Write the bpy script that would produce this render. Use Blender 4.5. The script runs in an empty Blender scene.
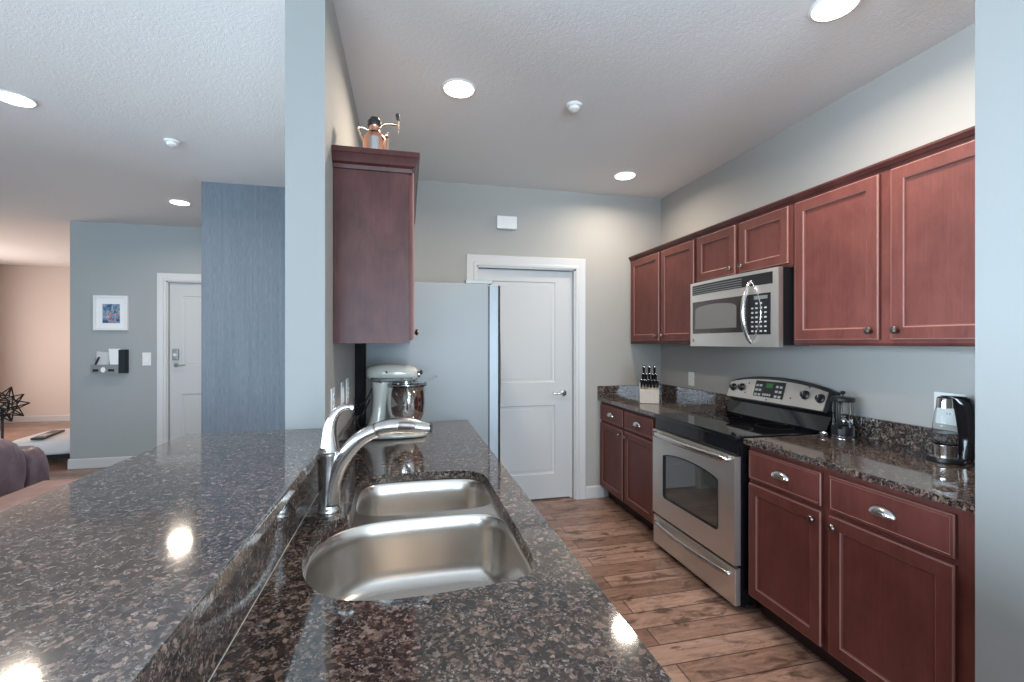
import bpy, bmesh, math, random
from mathutils import Vector, Matrix
random.seed(7)
PI = math.pi
S = bpy.context.scene
C = S.collection

# ------------------------------------------------------------------ camera
CAM_H = 1.41
YAW = math.radians(13.1)
cd = bpy.data.cameras.new('camera'); cam = bpy.data.objects.new('camera', cd); C.objects.link(cam)
cam.location = (0, 0, CAM_H); cam.rotation_euler = (PI/2, 0, -YAW)
cd.sensor_width = 36; cd.lens = 36*455/1024.0; cd.shift_y = 1/1024.0; cd.clip_start = 0.02
S.camera = cam

# ------------------------------------------------------------------ world, exposure
S.view_settings.view_transform = 'Standard'; S.view_settings.look = 'None'
S.view_settings.gamma = 1.0; S.view_settings.use_curve_mapping = False
S.view_settings.exposure = 0.25
W = bpy.data.worlds.new('world'); S.world = W; W.use_nodes = True
W.node_tree.nodes['Background'].inputs[0].default_value = (0.62, 0.80, 1.0, 1)
W.node_tree.nodes['Background'].inputs[1].default_value = 1.2

def area(name, loc, rot, sx, sy, power, color, shape='RECTANGLE', spread=180):
    d = bpy.data.lights.new(name, 'AREA'); d.shape = shape; d.size = sx
    if shape == 'RECTANGLE': d.size_y = sy
    d.energy = power; d.color = color; d.spread = math.radians(spread)
    o = bpy.data.objects.new(name, d); C.objects.link(o); o.location = loc; o.rotation_euler = rot
    return o
DAY = (0.67, 0.85, 1.0)
# added daylight fill in unseen window openings (behind and left of the camera)
UP = math.radians(12)   # rear fill lamps tilted up to brighten the ceiling
area('daylight_rear', (-2.6, -4.2, 1.25), (PI/2+UP, 0, 0), 3.6, 2.1, 250, DAY)
area('daylight_rear', (1.15, -4.2, 1.3), (PI/2+UP, 0, 0), 2.0, 1.9, 210, DAY)
area('daylight_left', (-4.9, 0.0, 1.35), (PI/2-math.radians(6), 0, -PI/2), 6.0, 1.9, 205, DAY, spread=68)
area('daylight_hall', (-7.15, 7.9, 1.35), (PI/2, 0, -PI/2), 1.8, 1.8, 75, (1.0, 0.80, 0.70))  # unseen warm lamp added to tint the far hall

# ------------------------------------------------------------------ materials
def mat(name, col, rough=0.5, metal=0.0, spec=0.5, ior=None, emit=None, trans=0.0, coat=0.0):
    m = bpy.data.materials.new(name); m.use_nodes = True
    p = m.node_tree.nodes['Principled BSDF']
    p.inputs['Base Color'].default_value = (*col, 1); p.inputs['Roughness'].default_value = rough
    p.inputs['Metallic'].default_value = metal; p.inputs['Specular IOR Level'].default_value = spec
    if ior: p.inputs['IOR'].default_value = ior
    if trans: p.inputs['Transmission Weight'].default_value = trans
    if coat: p.inputs['Coat Weight'].default_value = coat; p.inputs['Coat Roughness'].default_value = 0.05
    if emit:
        p.inputs['Emission Color'].default_value = (*emit[:3], 1); p.inputs['Emission Strength'].default_value = emit[3]
    return m
def nd(m, t, **kw):
    n = m.node_tree.nodes.new(t)
    for k, v in kw.items():
        if k in n.inputs: n.inputs[k].default_value = v
        else: setattr(n, k, v)
    return n
def lk(m, a, b): m.node_tree.links.new(a, b)
def P(m): return m.node_tree.nodes['Principled BSDF']
def coords(m, scale=(1,1,1), rot=(0,0,0), src='Object'):
    if src == 'World':
        g = nd(m, 'ShaderNodeNewGeometry'); o = g.outputs['Position']
    else:
        g = nd(m, 'ShaderNodeTexCoord'); o = g.outputs[src]
    mp = nd(m, 'ShaderNodeMapping'); mp.inputs['Scale'].default_value = scale; mp.inputs['Rotation'].default_value = rot
    lk(m, o, mp.inputs['Vector']); return mp.outputs['Vector']
def ramp(m, fac, stops, interp='LINEAR'):
    r = nd(m, 'ShaderNodeValToRGB'); cr = r.color_ramp; cr.interpolation = interp
    while len(cr.elements) < len(stops): cr.elements.new(0.5)
    for e, (pos, c) in zip(cr.elements, stops): e.position = pos; e.color = (*c, 1)
    lk(m, fac, r.inputs['Fac']); return r.outputs['Color']
def bump(m, h, strength=0.2, dist=0.01):
    b = nd(m, 'ShaderNodeBump'); b.inputs['Strength'].default_value = strength; b.inputs['Distance'].default_value = dist
    lk(m, h, b.inputs['Height']); lk(m, b.outputs['Normal'], P(m).inputs['Normal'])
def noise(m, vec, scale, detail=2, rough=0.5, dist=0.0):
    n = nd(m, 'ShaderNodeTexNoise'); n.inputs['Scale'].default_value = scale; n.inputs['Detail'].default_value = detail
    n.inputs['Roughness'].default_value = rough; n.inputs['Distortion'].default_value = dist
    lk(m, vec, n.inputs['Vector']); return n
def mix(m, fac, a, b, mode='MIX'):
    n = nd(m, 'ShaderNodeMix', data_type='RGBA', blend_type=mode)
    for k, v in ((0, fac), (6, a), (7, b)):
        if hasattr(v, 'is_output'): lk(m, v, n.inputs[k])
        else: n.inputs[k].default_value = v if k == 0 else (*v, 1)
    return n.outputs[2]

def wall_mat(name, col, rough=0.75):
    m = mat(name, col, rough, spec=0.3); v = coords(m, src='World')
    n = noise(m, v, 260, 2); bump(m, n.outputs['Fac'], 0.06, 0.002)
    n2 = noise(m, v, 1.3, 2)
    lk(m, mix(m, n2.outputs['Fac'], tuple(c*0.97 for c in col), tuple(c*1.03 for c in col)), P(m).inputs['Base Color'])
    return m
M = {}
M['wall'] = wall_mat('greige_paint', (0.385, 0.375, 0.355))
M['wall_grey'] = wall_mat('grey_paint', (0.35, 0.375, 0.38))
M['wall_tan'] = wall_mat('beige_paint', (0.62, 0.55, 0.50))
M['wall_pillar'] = wall_mat('pale_paint', (0.26, 0.268, 0.265))  # same greige paint, darkened to offset the strong light on these wall ends
m = M['ceiling'] = mat('textured_ceiling', (0.76, 0.76, 0.755), 0.9, spec=0.2)
v = coords(m, src='World'); n = noise(m, v, 26, 3, 0.55, 1.6)
r = ramp(m, n.outputs['Fac'], [(0.42, (0,0,0)), (0.52, (1,1,1)), (0.6, (0.2,0.2,0.2))]); bump(m, r, 0.2, 0.004)
M['trim'] = mat('white_trim_paint', (0.56, 0.56, 0.56), 0.4)
M['door'] = mat('white_door_paint', (0.52, 0.525, 0.53), 0.42)
# blue-grey striated wallpaper
m = M['grass'] = mat('striated_wallcovering', (0.2, 0.27, 0.35), 0.6)
v = coords(m, (1, 1, 0.03), src='World'); n = noise(m, v, 420, 3, 0.6); n2 = noise(m, v, 40, 2)
cc = ramp(m, n.outputs['Fac'], [(0.35, (0.085,0.11,0.14)), (0.65, (0.19,0.22,0.26))])
lk(m, mix(m, 0.35, cc, ramp(m, n2.outputs['Fac'], [(0.35, (0.10,0.125,0.16)), (0.65, (0.165,0.195,0.23))])), P(m).inputs['Base Color'])
# floor
m = M['floor'] = mat('rustic_plank_floor', (0.3, 0.18, 0.12), 0.28, spec=0.5)
v = coords(m, src='World')
b = nd(m, 'ShaderNodeTexBrick', offset=0.37, squash=1.0)
for k, vv in (('Scale', 1.0), ('Mortar Size', 0.0035), ('Mortar Smooth', 0.2), ('Brick Width', 1.15), ('Row Height', 0.127)): b.inputs[k].default_value = vv
b.inputs['Color1'].default_value = (0,0,0,1); b.inputs['Color2'].default_value = (1,1,1,1); b.inputs['Mortar'].default_value = (0.5,0.5,0.5,1)
lk(m, v, b.inputs['Vector'])
plank = ramp(m, b.outputs['Color'], [(0.0, (0.22,0.140,0.108)), (0.5, (0.30,0.198,0.158)), (1.0, (0.40,0.278,0.228))])
v2 = coords(m, (1.6, 14, 1), src='World'); g = noise(m, v2, 3.5, 5, 0.65, 0.6)
col = mix(m, 0.55, plank, ramp(m, g.outputs['Fac'], [(0.3, (0.30,0.22,0.18)), (0.7, (0.72,0.64,0.58))]), 'OVERLAY')
v3 = coords(m, (3.2, 8.5, 1), src='World'); kn = noise(m, v3, 1.5, 4, 0.6, 0.3)
col = mix(m, ramp(m, kn.outputs['Fac'], [(0.54, (0,0,0)), (0.63, (0.72,0.72,0.72))]), col, (0.055,0.028,0.02))
col = mix(m, ramp(m, b.outputs['Fac'], [(0.3, (0,0,0)), (1.0, (0.8,0.8,0.8))]), col, (0.03,0.016,0.012))
v4 = coords(m, (2.2, 5.0, 1), src='World'); k2 = noise(m, v4, 2.6, 5, 0.7, 0.8)
col = mix(m, ramp(m, k2.outputs['Fac'], [(0.50, (0,0,0)), (0.66, (0.55,0.55,0.55))]), col, (0.075,0.042,0.032))
lk(m, col, P(m).inputs['Base Color'])
inv = nd(m, 'ShaderNodeMath', operation='SUBTRACT'); inv.inputs[0].default_value = 1; lk(m, b.outputs['Fac'], inv.inputs[1]); bump(m, inv.outputs[0], 0.35, 0.002)
# granite
def granite(name, k=1.0, scale=1.0, ior=2.2):
    m = mat(name, (0.05, 0.04, 0.035), 0.065, spec=0.5, ior=ior)
    v = coords(m, src='World')
    nz = noise(m, v, 70*scale, 4, 0.65)
    ad = nd(m, 'ShaderNodeVectorMath', operation='MULTIPLY_ADD'); lk(m, nz.outputs['Color'], ad.inputs[0]); ad.inputs[1].default_value = (0.022,)*3; lk(m, v, ad.inputs[2])
    vo = nd(m, 'ShaderNodeTexVoronoi'); vo.inputs['Scale'].default_value = 105*scale; lk(m, ad.outputs[0], vo.inputs['Vector'])
    sep = nd(m, 'ShaderNodeSeparateColor'); lk(m, vo.outputs['Color'], sep.inputs[0])
    c1 = ramp(m, sep.outputs[0], [(0.0, (0.010*k,0.009*k,0.010*k)), (0.38, (0.035*k,0.025*k,0.021*k)), (0.58, (0.085*k,0.055*k,0.043*k)), (0.76, (0.20*k,0.135*k,0.105*k)), (0.90, (0.34*k,0.25*k,0.21*k))], 'CONSTANT')
    vo2 = nd(m, 'ShaderNodeTexVoronoi'); vo2.inputs['Scale'].default_value = 260*scale; lk(m, ad.outputs[0], vo2.inputs['Vector'])
    sep2 = nd(m, 'ShaderNodeSeparateColor'); lk(m, vo2.outputs['Color'], sep2.inputs[0])
    c2 = ramp(m, sep2.outputs[1], [(0.0, (0.008*k,0.008*k,0.010*k)), (0.45, (0.05*k,0.04*k,0.036*k)), (0.68, (0.16*k,0.115*k,0.098*k)), (0.90, (0.30*k,0.27*k,0.26*k))], 'CONSTANT')
    big = noise(m, v, 22*scale, 2)
    lk(m, mix(m, ramp(m, big.outputs['Fac'], [(0.40, (0.25,0.25,0.25)), (0.6, (0.85,0.85,0.85))]), c1, c2), P(m).inputs['Base Color'])
    return m
M['granite'] = granite('brown_granite', 1.0)
M['granite_bar'] = granite('polished_bar_granite', 1.25, 1.55, 2.9)  # same stone, flecks and reflectance raised for the ceiling light mirrored in it
# cherry wood
def wood(name, dark, light, rough=0.33):
    m = mat(name, light, rough, spec=0.28)
    v = coords(m, (1, 1, 0.45)); n = noise(m, v, 9, 4, 0.65, 0.4); n2 = noise(m, coords(m, (1,1,0.03)), 120, 2)
    c1 = ramp(m, n.outputs['Fac'], [(0.3, dark), (0.7, light)])
    lk(m, mix(m, 0.12, c1, ramp(m, n2.outputs['Fac'], [(0.35, tuple(c*0.55 for c in dark)), (0.65, light)])), P(m).inputs['Base Color'])
    return m
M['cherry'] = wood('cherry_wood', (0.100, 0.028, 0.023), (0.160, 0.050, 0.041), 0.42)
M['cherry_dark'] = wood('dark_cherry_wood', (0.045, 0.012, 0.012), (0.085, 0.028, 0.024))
M['cherry_edge'] = mat('worn_cherry_edge', (0.27, 0.135, 0.115), 0.4)  # pale bead lines: specular highlights painted into the door edges
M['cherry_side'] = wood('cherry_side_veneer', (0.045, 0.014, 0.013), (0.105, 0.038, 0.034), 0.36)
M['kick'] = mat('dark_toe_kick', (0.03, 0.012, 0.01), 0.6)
def brushed(name, col, rough, sc=(1,1,1), amt=0.15):
    m = mat(name, col, rough, 1.0); v = coords(m, sc); n = noise(m, v, 60, 3, 0.6)
    lk(m, ramp(m, n.outputs['Fac'], [(0.3, (rough-amt*0.5,)*3), (0.7, (rough+amt*0.5,)*3)]), P(m).inputs['Roughness'])
    return m
M['steel'] = brushed('brushed_steel', (0.78, 0.76, 0.73), 0.42, (0.3, 3, 3), 0.04)
M['fridge_steel'] = brushed('fridge_door_steel', (0.20, 0.21, 0.22), 0.42, (3, 3, 0.3), 0.04)
M['sink'] = brushed('sink_steel', (0.60, 0.565, 0.53), 0.26, (1, 1, 1), 0.02)
M['nickel'] = brushed('satin_nickel', (0.55, 0.54, 0.53), 0.24, (3,3,3), 0.05)
M['chrome'] = mat('chrome', (0.72, 0.72, 0.73), 0.07, 1.0)
M['pewter'] = mat('dark_pewter', (0.20, 0.17, 0.155), 0.35, 1.0)
M['black'] = mat('black_plastic', (0.012, 0.012, 0.014), 0.35)
M['kick_black'] = mat('matte_black_laminate', (0.006, 0.006, 0.007), 0.7, spec=0.2)
M['gloss_black'] = mat('glossy_black_enamel', (0.008, 0.008, 0.010), 0.06, spec=0.6)
M['black_glass'] = mat('black_glass', (0.006, 0.007, 0.009), 0.03, spec=0.8)
M['oven_glass'] = mat('oven_window_glass', (0.055, 0.06, 0.058), 0.04, spec=1.0, ior=1.8)
M['micro_glass'] = mat('microwave_window_mesh', (0.17, 0.16, 0.15), 0.2, spec=0.6)
M['micro_dark'] = mat('smoked_door_glass', (0.035, 0.028, 0.026), 0.08, spec=0.6)
M['fridge_side'] = mat('fridge_grey_enamel', (0.21, 0.235, 0.25), 0.36, spec=0.45)
M['white'] = mat('white_plastic', (0.78, 0.78, 0.77), 0.35)
M['white_matte'] = mat('white_card', (0.82, 0.83, 0.85), 0.7)
M['pearl'] = mat('pearl_mixer_enamel', (0.47, 0.47, 0.43), 0.16, spec=0.6, coat=0.4)
M['copper'] = mat('brushed_copper', (0.80, 0.42, 0.32), 0.24, 1.0)
M['brass'] = mat('brass', (0.72, 0.55, 0.38), 0.2, 1.0)
M['glass'] = mat('clear_glass', (0.92, 0.95, 0.96), 0.02, trans=1.0, ior=1.12)
M['clear'] = mat('clear_plastic', (0.9, 0.93, 0.98), 0.04, trans=1.0, ior=1.1)
M['lens'] = mat('lit_lamp_lens', (1, 1, 1), 0.5, emit=(1.0, 0.95, 0.86, 7))
M['green'] = mat('green_display', (0.01, 0.05, 0.015), 0.4, emit=(0.10, 0.55, 0.15, 0.12))
M['print'] = mat('pale_printed_legend', (0.55, 0.56, 0.55), 0.5)
M['leather'] = mat('plum_leather', (0.085, 0.045, 0.055), 0.33, spec=0.5)
v = coords(M['leather'], src='Object'); n = noise(M['leather'], v, 5, 4, 0.6, 0.5)
lk(M['leather'], ramp(M['leather'], n.outputs['Fac'], [(0.3, (0.10,0.055,0.07)), (0.7, (0.27,0.18,0.19))]), P(M['leather']).inputs['Base Color'])
bump(M['leather'], n.outputs['Fac'], 0.4, 0.03)
M['table_wood'] = wood('reddish_table_wood', (0.27, 0.15, 0.13), (0.38, 0.24, 0.21), 0.4)
M['block_wood'] = wood('pale_knife_block_wood', (0.50, 0.44, 0.38), (0.62, 0.55, 0.48), 0.4)
M['iron'] = mat('dark_iron', (0.03, 0.035, 0.04), 0.4, 0.8)
M['bronze'] = mat('weathered_grey_metal', (0.26, 0.28, 0.27), 0.45, 0.5)
m = M['art'] = mat('abstract_print', (0.3, 0.4, 0.6), 0.5)
v = coords(m); n = nd(m, 'ShaderNodeTexVoronoi'); n.inputs['Scale'].default_value = 26; nn = noise(m, v, 14, 3, 0.6, 1.0); lk(m, nn.outputs['Color'], n.inputs['Vector'])
s_ = nd(m, 'ShaderNodeSeparateColor'); lk(m, nn.outputs['Color'], s_.inputs[0])
lk(m, ramp(m, s_.outputs[0], [(0.30, (0.04,0.08,0.16)), (0.42, (0.10,0.24,0.40)), (0.5, (0.38,0.44,0.48)), (0.54, (0.38,0.14,0.15)), (0.62, (0.07,0.18,0.30)), (0.75, (0.06,0.05,0.08))], 'CONSTANT'), P(m).inputs['Base Color'])

# ------------------------------------------------------------------ mesh helpers
def B(): return bmesh.new()
def quad(bm, pts, mi=0):
    f = bm.faces.new([bm.verts.new(p) for p in pts]); f.material_index = mi; return f
def box(bm, x0, x1, y0, y1, z0, z1, mi=0, bev=0.0):
    vs = [bm.verts.new((x, y, z)) for z in (z0, z1) for y in (y0, y1) for x in (x0, x1)]
    fs = []
    for idx in ((0,2,3,1), (4,5,7,6), (0,1,5,4), (2,6,7,3), (0,4,6,2), (1,3,7,5)):
        f = bm.faces.new([vs[i] for i in idx]); f.material_index = mi; fs.append(f)
    if bev:
        es = list({e for f in fs for e in f.edges})
        bmesh.ops.bevel(bm, geom=es, offset=bev, segments=2, affect='EDGES', profile=0.6, clamp_overlap=True, material=-1)
def rings(bm, rs, closed=True, cap0=True, cap1=True, mi=0, mis=None):
    vv = [[bm.verts.new(p) for p in r] for r in rs]; n = len(vv[0])
    for k in range(len(vv)-1):
        for i in range(n if closed else n-1):
            j = (i+1) % n
            try:
                f = bm.faces.new((vv[k][i], vv[k][j], vv[k+1][j], vv[k+1][i])); f.material_index = mis[k] if mis else mi; f.smooth = True
            except ValueError: pass
    if cap0: f = bm.faces.new(list(reversed(vv[0]))); f.material_index = mis[0] if mis else mi
    if cap1: f = bm.faces.new(vv[-1]); f.material_index = mis[-1] if mis else mi
    return vv
def lathe(bm, prof, c=(0,0,0), axis='Z', n=24, mi=0, mis=None):
    rs = []
    for r, h in prof:
        ring = []
        for i in range(n):
            a = 2*PI*i/n; p = (r*math.cos(a), r*math.sin(a), h)
            if axis == 'Y': p = (p[0], -h, p[1]) # height runs toward -Y
            if axis == 'X': p = (h, p[0], p[1])
            ring.append((c[0]+p[0], c[1]+p[1], c[2]+p[2]))
        rs.append(ring)
    rings(bm, rs, mi=mi, mis=mis)
def cyl(bm, r, z0, z1, c=(0,0), n=20, mi=0): lathe(bm, [(r, z0), (r, z1)], (c[0], c[1], 0), n=n, mi=mi)
def tube(bm, pts, rad, n=12, mi=0, flat=(1, 1), up=None):
    pts = [Vector(p) for p in pts]; rs = []; prev = None
    for i, p in enumerate(pts):
        t = (pts[min(i+1, len(pts)-1)] - pts[max(i-1, 0)]).normalized()
        if prev is None:
            a = Vector(up) if up else (Vector((0,0,1)) if abs(t.z) < 0.9 else Vector((0,1,0)))
        else: a = prev
        a = (a - t*a.dot(t)).normalized(); prev = a; b = t.cross(a)
        r = rad[i] if isinstance(rad, (list, tuple)) else rad
        rs.append([tuple(p + a*math.cos(2*PI*k/n)*r*flat[0] + b*math.sin(2*PI*k/n)*r*flat[1]) for k in range(n)])
    rings(bm, rs, mi=mi)
def crom(pts, n=6, closed=False):
    P_ = [Vector(p) for p in pts]; out = []; L = len(P_)
    rng = range(L if closed else L-1)
    for i in rng:
        g = (lambda k: P_[k % L]) if closed else (lambda k: P_[max(0, min(L-1, k))])
        a, b_, c, d = g(i-1), g(i), g(i+1), g(i+2)
        for k in range(n):
            t = k/n
            out.append(tuple(0.5*((2*b_) + (c-a)*t + (2*a-5*b_+4*c-d)*t*t + (3*b_-a-3*c+d)*t*t*t)))
    if not closed: out.append(tuple(P_[-1]))
    return out
def prism(bm, poly, z0, z1, mi=0, fn=None):
    """poly of (x,y); fn maps (x,y,z) to a point"""
    fn = fn or (lambda x, y, z: (x, y, z))
    lo = [bm.verts.new(fn(x, y, z0)) for x, y in poly]; hi = [bm.verts.new(fn(x, y, z1)) for x, y in poly]
    n = len(poly)
    for i in range(n):
        j = (i+1) % n; f = bm.faces.new((lo[i], lo[j], hi[j], hi[i])); f.material_index = mi
    for vs in (list(reversed(lo)), hi): f = bm.faces.new(vs); f.material_index = mi
def holed(bm, outer, holes, z0, z1, mi=0):
    """slab with holes; every loop is a list of (x,y)"""
    loops = [outer] + holes; caps = {}
    for z in (z0, z1):
        es = []; vv = []
        for lp in loops:
            vs = [bm.verts.new((x, y, z)) for x, y in lp]; vv.append(vs)
            es += [bm.edges.new((vs[i], vs[(i+1) % len(vs)])) for i in range(len(vs))]
        r = bmesh.ops.triangle_fill(bm, use_beauty=True, edges=es, normal=(0, 0, 1 if z == z1 else -1))
        for g in r['geom']:
            if isinstance(g, bmesh.types.BMFace): g.material_index = mi
        caps[z] = vv
    for a, b_ in zip(caps[z0], caps[z1]):
        for i in range(len(a)):
            j = (i+1) % len(a); f = bm.faces.new((a[i], a[j], b_[j], b_[i])); f.material_index = mi
def obj(name, bm, mats, parent=None, smooth=35, bevel=0.0, recalc=True):
    if recalc: bmesh.ops.recalc_face_normals(bm, faces=bm.faces[:])
    me = bpy.data.meshes.new(name); bm.to_mesh(me); bm.free()
    for m_ in (mats if isinstance(mats, (list, tuple)) else [mats]): me.materials.append(m_)
    for p in me.polygons: p.use_smooth = True
    me.set_sharp_from_angle(angle=math.radians(smooth))
    o = bpy.data.objects.new(name, me); C.objects.link(o)
    if parent: o.parent = parent
    if bevel:
        b_ = o.modifiers.new('bevel', 'BEVEL'); b_.width = bevel; b_.segments = 2; b_.limit_method = 'ANGLE'
    if smooth <= 40:
        wn = o.modifiers.new('weighted', 'WEIGHTED_NORMAL'); wn.keep_sharp = True; wn.weight = 100
    return o
def tag(o, label, cat, group=None, kind=None):
    o['label'] = label; o['category'] = cat
    if group: o['group'] = group
    if kind: o['kind'] = kind
    return o
def thing(name, label, cat, loc=(0,0,0), rz=0, group=None):
    o = bpy.data.objects.new(name, None); C.objects.link(o); o.location = loc; o.rotation_euler = (0, 0, rz)
    o.empty_display_size = 0.05
    return tag(o, label, cat, group)
def struct(name, bm, mats, parent=None, label=None, **kw):
    o = obj(name, bm, mats, parent, **kw)
    if not parent: o['kind'] = 'structure'
    if label: o['label'] = label
    return o
def copy_tree(o, parent=None):
    c = o.copy(); C.objects.link(c)
    if parent: c.parent = parent
    for ch in list(o.children): copy_tree(ch, c)
    return c
def rect_ring(x0, x1, z0, z1, y): return [(x0,y,z0), (x1,y,z0), (x1,y,z1), (x0,y,z1)]

# ------------------------------------------------------------------ room shell
XR, YB, XL, HC = 2.335, 3.85, -0.28, 2.755
bm = B(); box(bm, -7.4, 3.0, -4.4, 10.2, -0.1, 0); struct('floor', bm, M['floor'], label='rustic brown plank floor')
bm = B(); box(bm, -7.4, 3.0, -4.4, 10.2, HC, HC+0.1); struct('ceiling', bm, M['ceiling'], label='pale textured ceiling')
bm = B()   # back wall of the kitchen with the door opening
DX0, DX1, DZ = 0.585, 1.483, 2.065
box(bm, XL, DX0, YB, YB+0.12, 0, HC); box(bm, DX1, XR+0.12, YB, YB+0.12, 0, HC); box(bm, DX0, DX1, YB, YB+0.12, DZ, HC)
struct('wall_back', bm, M['wall'], label='greige kitchen end wall')
bm = B(); box(bm, DX0-0.1, DX1+0.1, YB+0.3, YB+0.34, 0, DZ+0.1); struct('wall_closet', bm, M['wall'])
bm = B(); box(bm, XR, XR+0.12, -4.3, YB, 0, HC); struct('wall_right', bm, M['wall'], label='greige wall behind the range')
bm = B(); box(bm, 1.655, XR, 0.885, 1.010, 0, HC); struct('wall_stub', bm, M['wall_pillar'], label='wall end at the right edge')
bm = B(); box(bm, -0.41, XL, 1.72, 4.3, 0, HC); struct('wall_left', bm, [M['wall'], M['wall_pillar']], label='partition wall between kitchen and hall')
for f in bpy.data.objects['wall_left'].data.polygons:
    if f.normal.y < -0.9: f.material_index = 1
bm = B(); box(bm, -1.67, -0.28, 4.3, 4.42, 0, HC); struct('wall_hall', bm, M['grass'], label='blue-grey striated wall panel')
# far grey wall with the entry door
EX0, EX1, EZ, YE = -2.705, -1.80, 2.12, 6.04
bm = B(); box(bm, -3.64, EX0, YE, YE+0.12, 0, HC); box(bm, EX1, 3.0, YE, YE+0.12, 0, HC); box(bm, EX0, EX1, YE, YE+0.12, EZ, HC)
struct('wall_entry', bm, M['wall_grey'], label='grey wall with the front door')
bm = B(); box(bm, -3.64, -3.52, YE+0.12, 9.75, 0, HC); struct('wall_corridor', bm, M['wall_tan'])
bm = B(); box(bm, EX0-0.2, EX1+0.2, YE+0.4, YE+0.44, 0, HC); struct('wall_porch', bm, M['wall_grey'])
bm = B(); box(bm, -7.1, -3.52, 9.75, 9.87, 0, HC); struct('wall_far', bm, M['wall_tan'], label='pinkish beige far wall')
def window_wall(bm, a0, a1, openings, lo, hi, fn):
    """wall along one axis with openings (a,b,z0,z1)"""
    cur = a0
    for (a, b_, z0, z1) in openings:
        fn(bm, cur, a, 0, HC); fn(bm, a, b_, 0, z0); fn(bm, a, b_, z1, HC); cur = b_
    fn(bm, cur, a1, 0, HC)
fy = lambda bm, a, b_, z0, z1: box(bm, a, b_, -4.1, -3.98, z0, z1) if z1 > z0 and b_ > a else None
bm = B(); RW = [(-4.4, -0.8, 0.15, 2.3), (0.1, 2.2, 0.35, 2.3)]; window_wall(bm, -4.82, XR, RW, 0, 0, fy); struct('wall_rear', bm, M['wall'])
fx = lambda bm, a, b_, z0, z1: box(bm, WX, WX+0.12, a, b_, z0, z1) if z1 > z0 and b_ > a else None
WX = -4.82; LW = [(-3.1, 3.1, 0.4, 2.3)]; bm = B(); window_wall(bm, -4.1, 5.9, LW, 0, 0, fx); struct('wall_outer', bm, M['wall'])  # unseen window wall, set close to send more light into the kitchen
WX = -7.1; LW2 = [(7.0, 8.8, 0.45, 2.25)]; bm = B(); window_wall(bm, 5.9, 9.75, LW2, 0, 0, fx); box(bm, -7.1, -4.7, 5.78, 5.9, 0, HC); struct('wall_outer_far', bm, M['wall_tan'])
def window_frame(k, plane, a, b_, z0, z1, wx=-4.82):
    bm = B(); n = max(1, round((b_-a)/1.2)); t = 0.05
    def q(p0, p1, q0, q1):
        if plane == 'y': box(bm, p0, p1, -4.08, -4.02, q0, q1)
        else: box(bm, wx+0.03, wx+0.09, p0, p1, q0, q1)
    q(a, b_, z0, z0+t); q(a, b_, z1-t, z1)
    for i in range(n+1):
        c = a + (b_-a)*i/n; q(max(a, c-t/2), min(b_, c+t/2)+ (t/2 if i == 0 else 0), z0, z1)
    struct('window_%d' % k, bm, M['trim'])
for k, w in enumerate(RW): window_frame(k+1, 'y', *w)
window_frame(3, 'x', *LW[0]); window_frame(4, 'x', *LW2[0], wx=-7.1)

# baseboards
def baseboard(name, pts, n):
    """pts: straight run ((x0,y0),(x1,y1)) and outward normal n"""
    (x0, y0), (x1, y1) = pts; bm = B(); prof = [(0,0), (0.014,0), (0.014,0.085), (0.009,0.1), (0,0.108)]
    fn = lambda d, z: [(x0+n[0]*d, y0+n[1]*d, z), (x1+n[0]*d, y1+n[1]*d, z)]
    A_ = [fn(d, z) for d, z in prof]; rings(bm, [[a[0] for a in A_], [a[1] for a in A_]])
    struct(name, bm, M['trim'], smooth=20)
baseboard('baseboard_back', ((1.572, YB), (1.75, YB)), (0, -1))
baseboard('baseboard_entry', ((-3.654, YE), (-2.79, YE)), (0, -1))
baseboard('baseboard_corner', ((-3.64, YE-0.0), (-3.64, 9.75)), (-1, 0))
baseboard('baseboard_far', ((-6.98, 9.75), (-3.64, 9.75)), (0, -1))

# door casings (trim) and doors
def casing(name, x0, x1, z1, y, w=0.09):
    bm = B(); prof = [(0.0, 0.0), (0.0, -0.012), (0.02, -0.016), (0.03, -0.011), (0.062, -0.018), (0.085, -0.022), (w, -0.016), (w, 0.0)]
    rs = []
    for (px, pz, sx, sz) in ((x0, 0, -1, 0), (x0, z1, -1, 1), (x1, z1, 1, 1), (x1, 0, 1, 0)):
        rs.append([(px+sx*d, y+e, pz+sz*d) for d, e in prof])
    rings(bm, rs, closed=True)
    # jamb lining
    box(bm, x0, x0+0.015, y, y+0.12, 0, z1); box(bm, x1-0.015, x1, y, y+0.12, 0, z1); box(bm, x0, x1, y, y+0.12, z1-0.015, z1)
    return struct(name, bm, M['trim'], smooth=25)
casing('trim_1', DX0, DX1, DZ, YB)
casing('trim_2', EX0, EX1, EZ, YE, 0.06)
def panel_leaf(bm, x0, x1, z0, z1, y, th, panels):
    """door leaf whose front is at y, with recessed moulded panels"""
    xs = panels[0][0], panels[0][1]
    zs = [z0] + [v for p in panels for v in (p[2], p[3])] + [z1]
    def fq(a, b_, c, d): quad(bm, [(a,y,c), (b_,y,c), (b_,y,d), (a,y,d)])
    fq(x0, xs[0], z0, z1); fq(xs[1], x1, z0, z1)
    for i in range(0, len(zs), 2): fq(xs[0], xs[1], zs[i], zs[i+1])
    for (a, b_, c, d) in panels:
        rs = []
        for ins, dy in ((0, 0), (0.006, 0.006), (0.02, 0.009), (0.028, 0.009), (0.045, 0.003)):
            rs.append(rect_ring(a+ins, b_-ins, c+ins, d-ins, y+dy))
        rings(bm, rs, cap0=False)
    rings(bm, [rect_ring(x0, x1, z0, z1, y), rect_ring(x0, x1, z0, z1, y+th)], cap0=False)
bm = B(); panel_leaf(bm, DX0+0.018, 1.447, 0.012, 2.045, YB+0.045, 0.035, [(0.73, 1.305, 0.23, 0.845), (0.73, 1.305, 1.05, 1.945)])
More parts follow.
